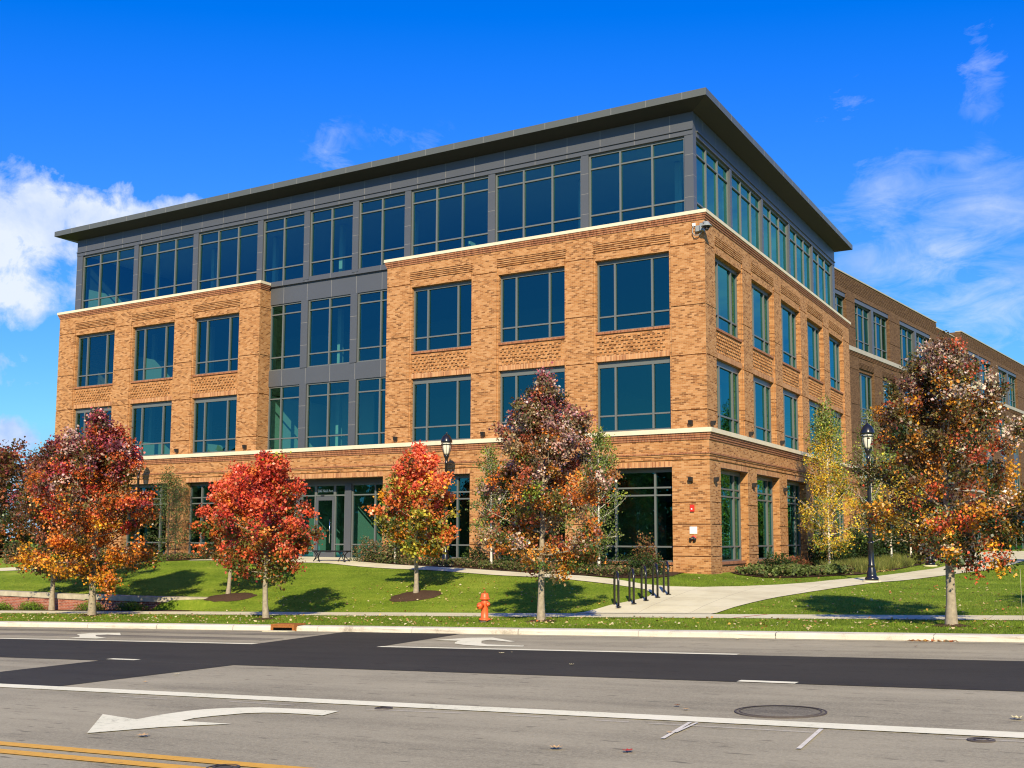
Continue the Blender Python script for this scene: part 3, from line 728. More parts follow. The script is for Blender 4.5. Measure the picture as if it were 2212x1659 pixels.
low_edge = [(9.5, 54), (8.9, 30.0), (8.6, 22.0), (8.54, 16.6), (8.3, 9.5), (7.36, 4.85), (6.6, 1.7), (6.0, -.42), (5.35, -2.2), (4.75, -4.3), (4.3, -6.3), (4.0, -8.4), (3.69, -10.3)]
left_edge = [(-.3, -10.3), (.2, -9.0), (.55, -8.1), (.66, -7.3), (.5, -6.6), (.0, -6.0), (-1.32, -5.6), (-4.28, -5.02), (-9.45, -3.75), (-13, -3.0), (-15.9, -2.4), (-19.5, -1.75), (-25.5, -1.35), (-25.5, -1.0), (-22.4, -.45), (-22.4, .85), (-15.0, .85), (-15.1, -.35), (-15.67, -1.15), (-10.07, -2.45), (-5.2, -3.33), (-1.74, -4.45)]
drape('footpath', up_edge+low_edge+left_edge, 'concrete', .022, 1.0)
drape('far_footpath', [(-33.2, -2.9), (-33.0, -4.2), (-37, -5.0), (-60, -6.5), (-60, -5.0), (-38, -3.9)], 'concrete', .022, 1.0)
# planting beds (bark mulch)
bedF = [(-22.5, -.1), (-36, -.1), (-36.5, -1.2), (-30, -1.6), (-25.6, -1.15), (-22.5, -.5)]
drape('mulch_bed', bedF, 'mulch', .03, 1.0)
bedM = [(-15.0, -.1), (-15.5, -1.1), (-10.1, -2.4), (-5.3, -3.2), (-1.9, -4.1), (-.9, -3.6), (-.55, -2.2), (-.9, -.6), (-.95, -.1)]
drape('mulch_bed', bedM, 'mulch', .03, 1.0)
bedS = [(.12, 1.9), (.9, .6), (2.0, -.1), (2.9, .5), (3.6, 2.0), (4.5, 4.2), (4.9, 8.5), (4.6, 17.0), (3.5, 30), (2.2, 40), (.12, 25)]
drape('mulch_bed', bedS, 'mulch', .03, 1.0)
bedW = [(-15.6, -9.85), (-16.5, -10.28), (-45, -10.28), (-45, -9.6), (-17, -9.6)]
drape('mulch_bed', bedW, 'mulch', .02, 1.0)
def disc(cx, cy, rx, ry, n=22, jit=.12, rot=0):
    out = []
    for i in range(n):
        a = 2*math.pi*i/n; j = 1+rnd.uniform(-jit, jit); x, y = rx*j*math.cos(a), ry*j*math.sin(a)
        out.append((cx+x*math.cos(rot)-y*math.sin(rot), cy+x*math.sin(rot)+y*math.cos(rot)))
    return out

# kerb: real step with rounded arris, cast in lengths
kb = MB(); x = -80.0
while x < 60:
    L_ = 3.0 if x > -40 else 6.0; a, b_ = x+.006, x+L_-.006
    dr_ = (-6.75 < (a+b_)/2 < 0) and False
    def kp(xx, y, zt): return Vector((xx, y, (gz(xx, -15.49)+.004 if zt is None else zt)))
    js = rnd.uniform(-.006, .006)
    for s0 in np.arange(a, b_-.01, 1.0):
        s1 = min(s0+1.0, b_)
        prof = [(-15.80, lambda q: rz(q, -15.82)-.06), (-15.795, lambda q: rz(q, -15.8)+.09), (-15.775, lambda q: gz(q, -15.5)-.012), (-15.745, lambda q: gz(q, -15.5)+.002), (-15.48, lambda q: gz(q, -15.5)+.008), (-15.48, lambda q: gz(q, -15.5)-.2)]
        for i in range(len(prof)-1):
            (y0, f0), (y1, f1) = prof[i], prof[i+1]
            if -6.95 < s0 < -5.0 and abs(s0+6) < 0: continue
            kb.face([(s0, y0+js, f0(s0)), (s1, y0+js, f0(s1)), (s1, y1+js, f1(s1)), (s0, y1+js, f1(s0))])
    x += L_
tag(kb.build('kerb', 'kerb'), kind='structure')
gutter = drape('gutter', [(-80, -16.25), (60, -16.25), (60, -15.79), (-80, -15.79)], 'asphalt', .0035, 2.0, fn=rz)

# fresh asphalt patches
drape('asphalt_patch', [(-80, -26.2), (-40, -25.1), (0, -23.95), (30, -23.05), (60, -22.2), (60, -18.6), (30, -19.2), (.1, -19.96), (-3.2, -20.03), (-40, -20.7), (-80, -21.5)], 'asphalt_new', .005, 2.0, fn=rz)
drape('asphalt_patch', [(.1, -19.962), (-.5, -15.83), (-4.05, -15.83), (-3.2, -20.032)], 'asphalt_new', .0045, 1.0, fn=rz)
drape('asphalt_patch', [(-3.05, -24.045), (.2, -23.945), (.2, -27.36), (-2.7, -27.48)], 'asphalt_new', .0045, 1.0, fn=rz)
# dark wear band in the kerb lane at the left
drape('asphalt_patch', [(-80, -17.6), (-4.2, -17.3), (-4.1, -16.6), (-80, -16.7)], 'asphalt_worn', .004, 2.0, fn=rz)
drape('asphalt_patch', [(-80, -19.3), (-3.9, -18.9), (-3.95, -18.2), (-80, -18.3)], 'asphalt_worn', .004, 2.0, fn=rz)

# ---- painted markings
def paint(name, poly, label=None, cat='road marking', m='road_paint', dz=.009, group=None):
    o = drape(name, poly, m, dz, 1.0, fn=rz, kind=None)
    return tag(o, label, cat, group)
def line(name, x0, x1, y, w_, label, m='road_paint', group=None):
    f = y if callable(y) else (lambda x: y)
    return paint(name, [(x0, f(x0)-w_/2), (x1, f(x1)-w_/2), (x1, f(x1)+w_/2), (x0, f(x0)+w_/2)], label, m=m, group=group)
line('lane_line', -70, -3.22, lambda x: -19.84+.02*x, .19, 'thin white lane line left of the fresh asphalt crossing, nearest the kerb')
line('lane_line', .1, 7.5, lambda x: -19.84+.02*x, .19, 'thin white lane line that ends in the open road right of the turn arrow')
line('turn_lane_line', -70, 70, lambda x: -27.50+.049*x, .32, 'long solid white line across the whole road in front of the dark strip')
line('centre_line', -70, 70, lambda x: -30.83+.05*(x-4.15), .15, 'yellow centre line, the upper one of the two', m='road_paint_yellow')
line('centre_line', -70, 70, lambda x: -31.12+.05*(x-4.15), .15, 'yellow centre line, the lower one nearest the viewer', m='road_paint_yellow')
line('lane_dash', -3.15, -2.40, -23.74, .17, 'short white dash at the left on the dark asphalt')
line('lane_dash', 8.78, 9.53, -23.58, .19, 'short white dash on the dark strip towards the right')
paint('turn_arrow', [(4.4, -30.09), (4.79, -29.5), (5.29, -29.07), (4.63, -29.12), (4.60, -28.92), (4.66, -28.73), (4.83, -28.42), (5.0, -28.3), (5.2, -28.24), (5.50, -28.22), (5.77, -28.23), (5.71, -27.89), (5.2, -27.91), (4.64, -27.98), (4.42, -28.09), (4.25, -28.22), (4.14, -28.36), (4.07, -28.52), (4.03, -28.84), (4.07, -29.22), (3.36, -29.08)][::-1], 'large curved white arrow pointing left beside the yellow lines')
paint('turn_arrow', [(.12, -17.92), (.42, -17.30), (.52, -17.09), (.75, -17.0), (1.01, -16.93), (2.13, -17.89), (2.06, -18.0), (1.33, -17.58), (1.32, -17.9), (1.55, -18.27), (1.70, -18.52), (1.98, -18.77), (2.45, -18.84), (2.9, -18.86), (3.02, -19.11), (2.26, -19.22), (1.58, -19.0), (1.2, -18.75), (.98, -18.41), (.85, -18.1), (.77, -17.87)][::-1], 'curved white arrow in the lane by the kerb near the hydrant')
paint('turn_arrow', [(-9.97, -19.46), (-9.99, -19.15), (-10.5, -18.75), (-11.2, -18.31), (-11.23, -17.83), (-10.43, -17.53), (-9.43, -18.33), (-10.1, -18.20), (-10.3, -18.42), (-9.73, -18.85), (-8.76, -19.31), (-8.9, -19.5)], 'faded white arrow in the kerb lane at the far left')
def stroke(p, q_, w_, m, label, name='survey_mark', cat='paint mark', group=None, dz=.012):
    a = Vector((q_[0]-p[0], q_[1]-p[1])).normalized(); n_ = Vector((-a.y, a.x))*w_/2
    return paint(name, [(p[0]-n_.x, p[1]-n_.y), (q_[0]-n_.x, q_[1]-n_.y), (q_[0]+n_.x, q_[1]+n_.y), (p[0]+n_.x, p[1]+n_.y)], label, cat, m, dz, group)
stroke((9.50, -27.26), (9.62, -28.25), .04, 'utility_white', 'sprayed white stroke left of the manhole, the lower of the crossing pair')
stroke((9.57, -27.26), (9.60, -27.90), .03, 'utility_white', 'short sprayed white stroke crossing the one left of the manhole', dz=.0135)
stroke((10.73, -27.2), (10.82, -28.3), .04, 'utility_white', 'sprayed white stroke below the manhole, nearest the lower right')
for a, b_, lb in (((9.15, -27.47), (10.75, -27.42), 'long faint white line joining the two sprayed strokes below the manhole'), ((5.91, -27.67), (7.11, -27.54), 'faint white scratch line by the oval utility ring'), ((7.57, -27.50), (8.01, -27.47), 'faint short white scratch right of the oval ring'), ((8.6, -27.48), (8.95, -27.46), 'faint short white scratch just left of the sprayed strokes'), ((11.8, -27.30), (12.6, -27.24), 'faint white line at the right edge under the valve cover'), ((2.16, -27.86), (2.97, -27.84), 'faint white scratch line above the large left arrow'), ((3.9, -27.72), (4.9, -27.70), 'faint white scratch line over the bend of the large left arrow')):
    stroke(a, b_, .012, 'utility_white', lb)
s_ = drape('utility_mark', [(4.75, -11.79), (4.82, -11.79), (5.25, -10.31), (5.18, -10.31)], 'utility_red', .018, 1.0, kind=None); tag(s_, 'faint red sprayed line across the pavement', 'paint mark')

# ---- manhole, valve covers, storm drain
def cover(x, y, rx, label, ring=.035, name='manhole_cover', cat='manhole cover'):
    z = rz(x, y); sl_ = Matrix(((1, 0, .036), (0, 1, -.0145), (0, 0, 1)))
    e = empty(name, (x, y, z), 0, label, cat)
    def P(rad, h, n=40): return [Vector((x+rad*math.cos(2*math.pi*i/n), y+rad*math.sin(2*math.pi*i/n), z+.036*rad*math.cos(2*math.pi*i/n)-.0145*rad*math.sin(2*math.pi*i/n)+h)) for i in range(n)]
    for nm, r0, r1, h0, m in (('ring', rx, rx-ring, .012, 'iron'), ('rim', rx-ring*2.6, rx-ring*3.4, .014, 'iron')):
        mb = MB((x, y, z)); A, Bq, C_ = P(r0, -.01), P(r0, h0), P(r1, h0)
        for i in range(40):
            j = (i+1) % 40; mb.face([A[i], A[j], Bq[j], Bq[i]]); mb.face([Bq[i], Bq[j], C_[j], C_[i]])
        mb.build(nm, m, e)
    mb = MB((x, y, z)); c = P(rx-ring*1.0, .008)
    mb.face(c); 
    mb.build('lid', 'asphalt_worn' if rx > .3 else 'iron', e)
cover(10.07, -26.2, .46, 'large round manhole cover set in the grey road behind the white line', ring=.018)
cover(6.02, -27.50, .10, 'small oval utility cover touching the long white line, ringed with paint', .018, 'valve_cover', 'valve cover')
cover(12.07, -27.28, .11, 'small dark valve cover with blue and white paint at the right edge of the road', .02, 'valve_cover', 'valve cover')
cover(7.0, -30.86, .13, 'small rusty valve cover cut by the yellow line at the bottom of the picture', .02, 'valve_cover', 'valve cover')
sd_ = empty('storm_drain', (-6.0, -15.7, rz(-6, -15.7)), 0, 'rusty orange storm drain inlet let into the kerb', 'storm drain')
x0, x1 = -6.46, -5.78; zt = gz(-6, -15.5)+.035; zr_ = rz(-6, -15.8)
def drain_F(u, d, z): return Vector((u, -15.86+d, z+.035*(u+6)))
m = MB((-6, -15.7, zr_)); m.box(drain_F, x0-.07, x1+.07, -.03, .42, zt-.015, zt+.02); m.box(drain_F, x0-.07, x0, -.03, .12, zr_-.05, zt-.015); m.box(drain_F, x1, x1+.07, -.03, .12, zr_-.05, zt-.015)
m.box(drain_F, x0, x1, -.025, .1, zt-.07, zt-.015); m.build('hood', 'rusty', sd_)
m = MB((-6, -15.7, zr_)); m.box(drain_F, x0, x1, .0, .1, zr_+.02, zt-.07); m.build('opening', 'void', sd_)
m = MB((-6, -15.7, zr_)); m.box(drain_F, x0-.1, x1+.1, -.32, -.03, zr_-.02, zr_+.022); m.build('sill_plate', 'concrete', sd_)

# ------------------------------------------------------------------ retaining wall
rw = empty('retaining_wall', (-25, -9.6, -1.4), 0, 'low curved red brick retaining wall with a thick limestone cap beside the left lawn', 'garden wall')
line_ = [(-60, -9.72), (-40, -9.72), (-30, -9.70), (-22.0, -9.68), (-19.0, -9.62), (-17.8, -9.45), (-16.7, -9.12), (-15.6, -8.75)]
wb, wc = MB((-25, -9.6, -1.4)), MB((-25, -9.6, -1.4)); ztop = lambda x: -1.0+.0045*(x+28) if x < -17.8 else -.955+.0*(x+17)
def seg(mb, p, q_, d0, d1, za, zb, ex=0):
    a = Vector((q_[0]-p[0], q_[1]-p[1], 0)); L_ = a.length; a.normalize(); n_ = Vector((-a.y, a.x, 0))
    F = lambda u, d, z: Vector((p[0], p[1], 0))+a*u+n_*d+Vector((0, 0, z))
    mb.box(F, -ex, L_+ex, d0, d1, za, zb)
for i in range(len(line_)-1):
    p, q_ = line_[i], line_[i+1]; zt_ = ztop((p[0]+q_[0])/2)+i*.0015
    seg(wb, p, q_, 0, .30, -2.8, zt_-.19, .0); 
    if i < 3:
        n_ = int(math.hypot(q_[0]-p[0], q_[1]-p[1])/1.2)
        for k_ in range(n_):
            a = (p[0]+(q_[0]-p[0])*k_/n_+.004, p[1]+(q_[1]-p[1])*k_/n_); b_ = (p[0]+(q_[0]-p[0])*(k_+1)/n_-.004, p[1]+(q_[1]-p[1])*(k_+1)/n_)
            seg(wc, a, b_, -.06, .40, zt_-.19, zt_)
    else: seg(wc, p, q_, -.06, .40, zt_-.19, zt_, .03)
wb.build('brick_base', 'brick_red', rw); c = wc.build('stone_cap', 'cap_stone', rw)
bv = c.modifiers.new('bevel', 'BEVEL'); bv.width = .05; bv.segments = 3

# ------------------------------------------------------------------ lamp posts
def make_lamp():
    e = empty('lamp_post', (0, 0, 0))
    m = MB(); m.lathe([(.30, -.05), (.30, .035), (.285, .04)], n=24); m.build('concrete_footing', 'concrete', e)
    m = MB(); m.lathe([(.215, .03), (.225, .05), (.225, .11), (.20, .15), (.165, .17), (.16, .24), (.145, .34), (.115, .46), (.105, .50), (.115, .52), (.115, .55), (.098, .58), (.095, 1.25), (.105, 1.28), (.105, 1.32), (.085, 1.35)], n=20); m.build('base', 'black_paint', e)
    m = MB(); m.lathe([(.075, 1.33), (.075, 1.5), (.066, 3.2), (.058, 4.12), (.07, 4.14), (.07, 4.18), (.058, 4.2), (.062, 4.32), (.11, 4.42), (.115, 4.46), (.08, 4.48)], n=16); m.build('pole', 'black_paint', e)
    m = MB(); m.lathe([(.085, 4.49), (.125, 4.58), (.165, 4.75), (.185, 4.93), (.18, 5.02)], n=20); m.build('lens', 'lens', e)
    m = MB(); m.lathe([(.235, 5.0), (.24, 5.03), (.232, 5.07), (.205, 5.16), (.15, 5.26), (.08, 5.32), (.05, 5.335), (.045, 5.36), (.02, 5.375), (.028, 5.40), (.01, 5.44)], n=22); m.build('cap', 'black_paint', e)
    m = MB()
    for k_ in range(8):
        a = k_*math.pi/4+.2; pr = [(.10, 4.47), (.15, 4.60), (.195, 4.78), (.218, 4.95), (.222, 5.02)]
        m.tube([(r_*math.cos(a), r_*math.sin(a), z) for r_, z in pr], .011, 5)
    m.lathe([(.212, 4.905), (.226, 4.905), (.226, 4.93), (.212, 4.93)], n=22); m.build('cage', 'black_paint', e)
    return e
def copy_tree(o, parent=None):
    c = o.copy(); COL.objects.link(c)
    if parent: c.parent = parent
    for ch in [x_ for x_ in o.children]: copy_tree(ch, c)
    return c
lamp0 = make_lamp(); spots = [(5.75, -.12, 'tall black lamp post standing on the edge of the right footpath'), (-10.62, -1.5, 'black lamp post rising behind the small orange and yellow tree'),
    (-29.6, -1.0, 'black lamp post hidden behind the big red tree at the left'), (5.35, 14.9, 'far black lamp post whose foot shows under the big tree at the right')]
for i, (x, y, lb) in enumerate(spots):
    o = lamp0 if i == 0 else copy_tree(lamp0); o.location = (x, y, gz(x, y)+.02); o.rotation_euler.z = .3*i; tag(o, lb, 'street lamp', 'black lamp posts along the footpaths')

# ------------------------------------------------------------------ fire hydrant
hx, hy = -1.17, -13.75; hzz = gz(hx, hy)
hd = empty('fire_hydrant', (hx, hy, hzz), 0, 'orange fire hydrant on the grass verge beside the kerb', 'fire hydrant')
O = Vector((hx, hy, hzz))
m = MB(O); m.lathe([(.135, -.06), (.135, .05), (.10, .055)], O, 14); m.build('ground_flange', 'iron', hd)
m = MB(O); m.lathe([(.145, .055), (.145, .085), (.12, .09), (.098, .11), (.094, .30), (.098, .46), (.10, .52), (.085, .56), (.088, .585)], O, 22)
for k_ in range(8):
    a = k_*math.pi/4; m.lathe([(.014, .084), (.014, .104)], O+Vector((.125*math.cos(a), .125*math.sin(a), 0)), 6)
m.build('barrel', 'hydrant_orange', hd)
m = MB(O); m.lathe([(.10, .575), (.135, .58), (.138, .61), (.11, .625), (.105, .68), (.09, .73), (.075, .745), (.03, .75)], O, 22); m.build('bonnet', 'hydrant_orange', hd)
m = MB(O); m.lathe([(.026, .745), (.026, .80), (.02, .81)], O, 5); m.build('operating_nut', 'rusty', hd)
ax = Vector((-.28, -.95, .02)).normalized()
m = MB(O); c = O+Vector((0, 0, .415)); m.lathe([(.068, .02), (.068, .135), (.085, .14), (.09, .20), (.075, .215), (.025, .217), (.025, .245)], c, 18, axis=ax); m.build('steamer_cap', 'hydrant_orange', hd)
for s_ in (-1, 1):
    ax2 = Vector((.95*s_, -.28*s_, 0)).normalized(); m = MB(O); m.lathe([(.045, .04), (.045, .115), (.058, .12), (.058, .155), (.02, .16), (.02, .18)], O+Vector((0, 0, .46)), 14, axis=ax2); m.build('hose_cap', 'hydrant_orange', hd)

# ------------------------------------------------------------------ bike racks
def make_rack():
    e = empty('bike_rack', (0, 0, 0)); m = MB(); L_ = .62; r_ = L_/2; H_ = 1.0; pts = [(-r_, 0, -.05), (-r_, 0, H_-r_)]
    for k_ in range(1, 9): a = math.pi-k_*math.pi/8; pts.append((r_*math.cos(a), 0, H_-r_+r_*math.sin(a)))
    pts += [(r_, 0, -.05)]; m.tube(pts, .034, 10); m.build('hoop', 'black_paint', e)
    for s_ in (-1, 1):
        m = MB(); m.lathe([(.085, 0), (.085, .012), (.04, .018)], (s_*r_, 0, 0), 14); m.build('foot_plate', 'black_paint', e)
    return e
rk0 = make_rack(); rks = [(.47, -9.20), (.69, -8.62), (.80, -7.98), (.90, -7.34), (.99, -6.70)]
rl = ['bicycle hoop nearest the street, first of the row from the left', 'second bicycle hoop from the street end of the row', 'middle bicycle hoop of the five beside the lawn tip', 'fourth bicycle hoop from the street, next to the last one', 'bicycle hoop nearest the building, last of the row at the right']
for i, ((x, y), lb) in enumerate(zip(rks, rl)):
    o = rk0 if i == 0 else copy_tree(rk0); o.location = (x, y, gz(x, y)+.022); o.rotation_euler.z = R(-55); tag(o, lb, 'bike rack', 'black bicycle hoops in a row')

# ------------------------------------------------------------------ benches
def make_bench():
    e = empty('bench', (0, 0, 0)); m = MB()
    for k_ in range(5): m.box(Ff, -.85, .85, -.21+k_*.088, -.14+k_*.088, .40, .46)
    m.build('seat', 'bench_slat', e)
    for s_ in (-1, 1):
        m = MB()
        for t_ in (-1, 1):
            m.tube([(s_*.80, .20*t_, 0), (s_*.72, .10*t_, .12), (s_*.66, 0, .22), (s_*.66, -.10*t_, .33), (s_*.70, -.2*t_, .42)], .02, 6)
        m.build('leg', 'bench_slat', e)
        m = MB()
        m.tube([(s_*.62-.16, -.2, 0), (s_*.62-.04, -.2, .2), (s_*.62+.16, -.2, .42)], .02, 6); m.tube([(s_*.62+.16, -.2, 0), (s_*.62+.04, -.2, .2), (s_*.62-.16, -.2, .42)], .02, 6)
        m.build('cross_brace', 'bench_slat', e)
    return e
bn = make_bench(); bn.location = (-16.35, -1.75, gz(-16.35, -1.75)+.03); bn.rotation_euler.z = .12; tag(bn, 'backless black bench with crossed legs in front of the entrance door', 'bench', 'black backless benches by the entrance')
b2 = copy_tree(bn); b2.location = (-23.6, -.9, gz(-23.6, -.9)+.03); b2.rotation_euler.z = .1; tag(b2, 'black bench half hidden behind the bright red tree left of the entrance', 'bench', 'black backless benches by the entrance')

# ------------------------------------------------------------------ wall mounted things
def make_light():
    e = empty('wall_light', (0, 0, 0)); m = MB(); m.box(Ff, -.055, .055, -.02, .0, -.07, .07); m.build('mount', 'dark_metal', e)
    m = MB(); P = [(-.07, -.02, -.09), (.07, -.02, -.09), (.07, -.02, .10), (-.07, -.02, .10)]; Q = [(-.075, -.15, -.05), (.075, -.15, -.05), (.075, -.19, .10), (-.075, -.19, .10)]
    P = [Vector(p) for p in P]; Q = [Vector(q_) for q_ in Q]
    m.face(P); m.face(Q[::-1])
    for i in range(4): j = (i+1) % 4; m.face([P[i], Q[i], Q[j], P[j]][::-1])
    m.build('housing', 'dark_metal', e); return e
wl0 = make_light(); first = [True]
def put_light(x, y, z, rot, lb):
    o = wl0 if first[0] else copy_tree(wl0); first[0] = False; o.location = (x, y, z); o.rotation_euler.z = rot; tag(o, lb, 'wall light', 'small black lights on the brick piers')
for x, nm in ((-.62, 'on the front corner pier above the stone ledge'), (-9.76, 'between the two windows behind the tall maple'), (-14.28, 'above the ledge, right of the glazed recess'), (-23.28, 'above the ledge, left of the glazed recess'), (-27.95, 'above the ledge, farthest left, over the green locust tree'), (-5.2, 'on the pier hidden by the tall maple crown')):
    put_light(x, -.0, 5.58, 0, 'small black wall light '+nm)
put_light(-.62, G, 3.45, 0, 'small black wall light on the front corner pier above the red alarm')
put_light(-14.28, G, 3.45, 0, 'small black wall light on the ground floor pier beside the entrance glazing')
ords = ['first', 'second', 'third', 'fourth', 'fifth', 'last']
for i, y in enumerate((.38, 5.02, 9.6, 14.2, 18.8, 23.2)): put_light(0, y, 5.57, R(90), 'small black wall light above the side ledge, %s from the corner' % ords[i])
for i, y in enumerate((.38, 5.02, 9.6)): put_light(-G, y, 3.45, R(90), 'small black wall light at ground floor on the side, %s from the corner' % ords[i])

o = empty('fire_alarm', (-.59, G, 2.40), 0, 'red fire alarm box on the brick corner pier', 'fire alarm')
m = MB((-.59, G, 2.40)); m.box(Ff, -.665, -.515, G-.07, G, 2.28, 2.53); q_ = m.build('housing', 'alarm_red', o); bv = q_.modifiers.new('bevel', 'BEVEL'); bv.width = .01; bv.segments = 2
m = MB((-.59, G, 2.40)); m.lathe([(.032, 0), (.032, .02), (.02, .03)], (-.60, G-.068, 2.37), 12, axis=(0, -1, 0)); m.build('strobe', 'white_paint', o)
o = empty('wall_sign', (-.57, G, 1.59), 0, 'small white sign plate on the corner pier above the pipe inlets', 'sign')
m = MB((-.57, G, 1.59)); m.box(Ff, -.71, -.42, G-.012, G, 1.46, 1.72); m.build('plate', 'white_paint', o)
m = MB((-.57, G, 1.59)); m.box(Ff, -.715, -.415, G-.008, G-.002, 1.455, 1.46); m.box(Ff, -.715, -.415, G-.008, G-.002, 1.72, 1.725); m.build('edge_trim', 'camera_grey', o)
o = empty('fire_department_connection', (-.56, G, 1.33), 0, 'twin capped fire hose inlet with a red backplate low on the corner pier', 'hose inlet')
c = Vector((-.56, G, 1.30)); m = MB((-.56, G, 1.33)); m.lathe([(.10, 0), (.10, .012), (.05, .02)], c, 20, axis=(0, -1, 0)); m.build('backplate', 'alarm_red', o)
m = MB((-.56, G, 1.33)); m.lathe([(.05, .01), (.06, .07)], c, 12, axis=(0, -1, 0)); m.build('body', 'chrome', o)
for s_ in (-1, 1):
    m = MB((-.56, G, 1.33)); ax = Vector((s_*.45, -1, -.25)).normalized(); m.lathe([(.045, .03), (.045, .11), (.058, .115), (.058, .15), (.02, .155)], c+Vector((s_*.03, 0, -.01)), 14, axis=ax); m.build('cap', 'dark_metal', o)
m = MB((-.56, G, 1.33)); m.lathe([(.02, 0), (.02, .06)], (-.55, G, 1.17), 8, axis=(0, -1, 0)); m.build('drip_valve', 'dark_metal', o)

# dome camera on the corner, high up
o = empty('security_camera', (-.03, 0, 12.95), 0, 'grey dome security camera on a bracket high on the building corner', 'security camera'); org = (-.03, 0, 12.95)
m = MB(org); m.box(Ff, -.46, -.34, -.05, 0, 13.10, 13.22); m.build('junction_box', 'white_paint', o)
m = MB(org); m.tube([(-.40, -.05, 13.12), (-.43, -.09, 12.98), (-.43, -.11, 12.84), (-.35, -.13, 12.72), (-.22, -.14, 12.69), (-.10, -.12, 12.76), (-.06, -.10, 12.85)], .018, 8); m.build('conduit', 'camera_grey', o)
m = MB(org); m.box(Ff, -.31, -.10, -.12, -.0, 12.86, 13.08); m.box(Ff, -.10, .03, -.24, -.0, 12.84, 13.12); q_ = m.build('bracket', 'camera_grey', o); bv = q_.modifiers.new('bevel', 'BEVEL'); bv.width = .015; bv.segments = 2
m = MB(org); m.tube([(.0, -.14, 13.08), (.10, -.24, 13.12), (.17, -.28, 13.09)], [.06, .06, .045], 10); m.build('arm', 'camera_grey', o)
c = Vector((.20, -.30, 0)); m = MB(org); m.lathe([(.205, 12.93), (.20, 12.955), (.12, 13.03), (.10, 13.09), (.05, 13.13)], c, 20); m.build('hood', 'camera_grey', o)
m = MB(org); m.lathe([(.14, 12.93), (.11, 12.87)], c, 20); m.build('collar', 'dark_metal', o)
m = MB(org); m.lathe([(.085, 12.87), (.08, 12.82), (.05, 12.78), (.015, 12.765)], c, 16); m.build('dome', 'black_paint', o)
# thin survey stake near the right edge
o = empty('marker_stake', (11.25, -12.4, gz(11.25, -12.4)), 0, 'thin pale stake in the grass at the right edge', 'stake')
m = MB(o.location); m.tube([tuple(o.location), tuple(o.location+Vector((0, 0, 1.12)))], .004, 5); m.build('rod', 'cap_stone', o)
# ------------------------------------------------------------------ vegetation
def unit(v): return v/np.maximum(np.linalg.norm(v, axis=-1, keepdims=True), 1e-9)
def leaf_mesh(name, P, size, colr, m, parent=None, up_bias=.5, width=.42, droop=.0, shape=4):
    n = len(P); nrm = unit(rng.normal(size=(n, 3))+np.array([0, 0, up_bias])); t = unit(np.cross(nrm, rng.normal(size=(n, 3)))); t = unit(t+np.array([0, 0, -droop])); s_ = unit(np.cross(nrm, t))
    sz = (size*rng.uniform(.65, 1.35, n))[:, None]
    fold = nrm*sz*.16
    V = np.stack([P-t*sz*.5, P+s_*sz*width+fold-t*sz*.08, P+t*sz*.5, P-s_*sz*width+fold-t*sz*.08], 1)
    F = np.arange(n*4).reshape(n, 4)
    return npmesh(name, V, F, m, np.repeat(colr, 4, axis=0), parent)
def pick(pal, h, n):
    """pal rows: (height centre, spread, weight, colour); h in 0..1 -> colours"""
    Wt = np.stack([p[2]*np.exp(-((h-p[0])/p[1])**2) for p in pal], 1)+1e-6; Wt /= Wt.sum(1, keepdims=True)
    c = Wt.cumsum(1); r_ = rng.random((n, 1)); return np.minimum((r_ > c).sum(1), len(pal)-1)
def tube_np(paths):
    """paths: list of (pts (k,3), radii (k,), sides) -> V,F (quads)"""
    VV = []; FF = []; off = 0
    for pts, rad, ns in paths:
        pts = np.asarray(pts, float); k_ = len(pts); T = unit(np.gradient(pts, axis=0)); ref = np.array([.31, .17, .93]); A = unit(np.cross(T, ref)); Bv = np.cross(T, A)
        ang = np.arange(ns)*2*np.pi/ns; ring = pts[:, None]+(A[:, None]*np.cos(ang)[None, :, None]+Bv[:, None]*np.sin(ang)[None, :, None])*np.asarray(rad)[:, None, None]
        VV.append(ring.reshape(-1, 3))
        i = (np.arange(k_-1)[:, None]*ns+np.arange(ns)[None, :]); j = (np.arange(k_-1)[:, None]*ns+(np.arange(ns)[None, :]+1) % ns)
        FF.append(np.stack([i, j, j+ns, i+ns], -1).reshape(-1, 4)+off); off += k_*ns
    return np.concatenate(VV), np.concatenate(FF)

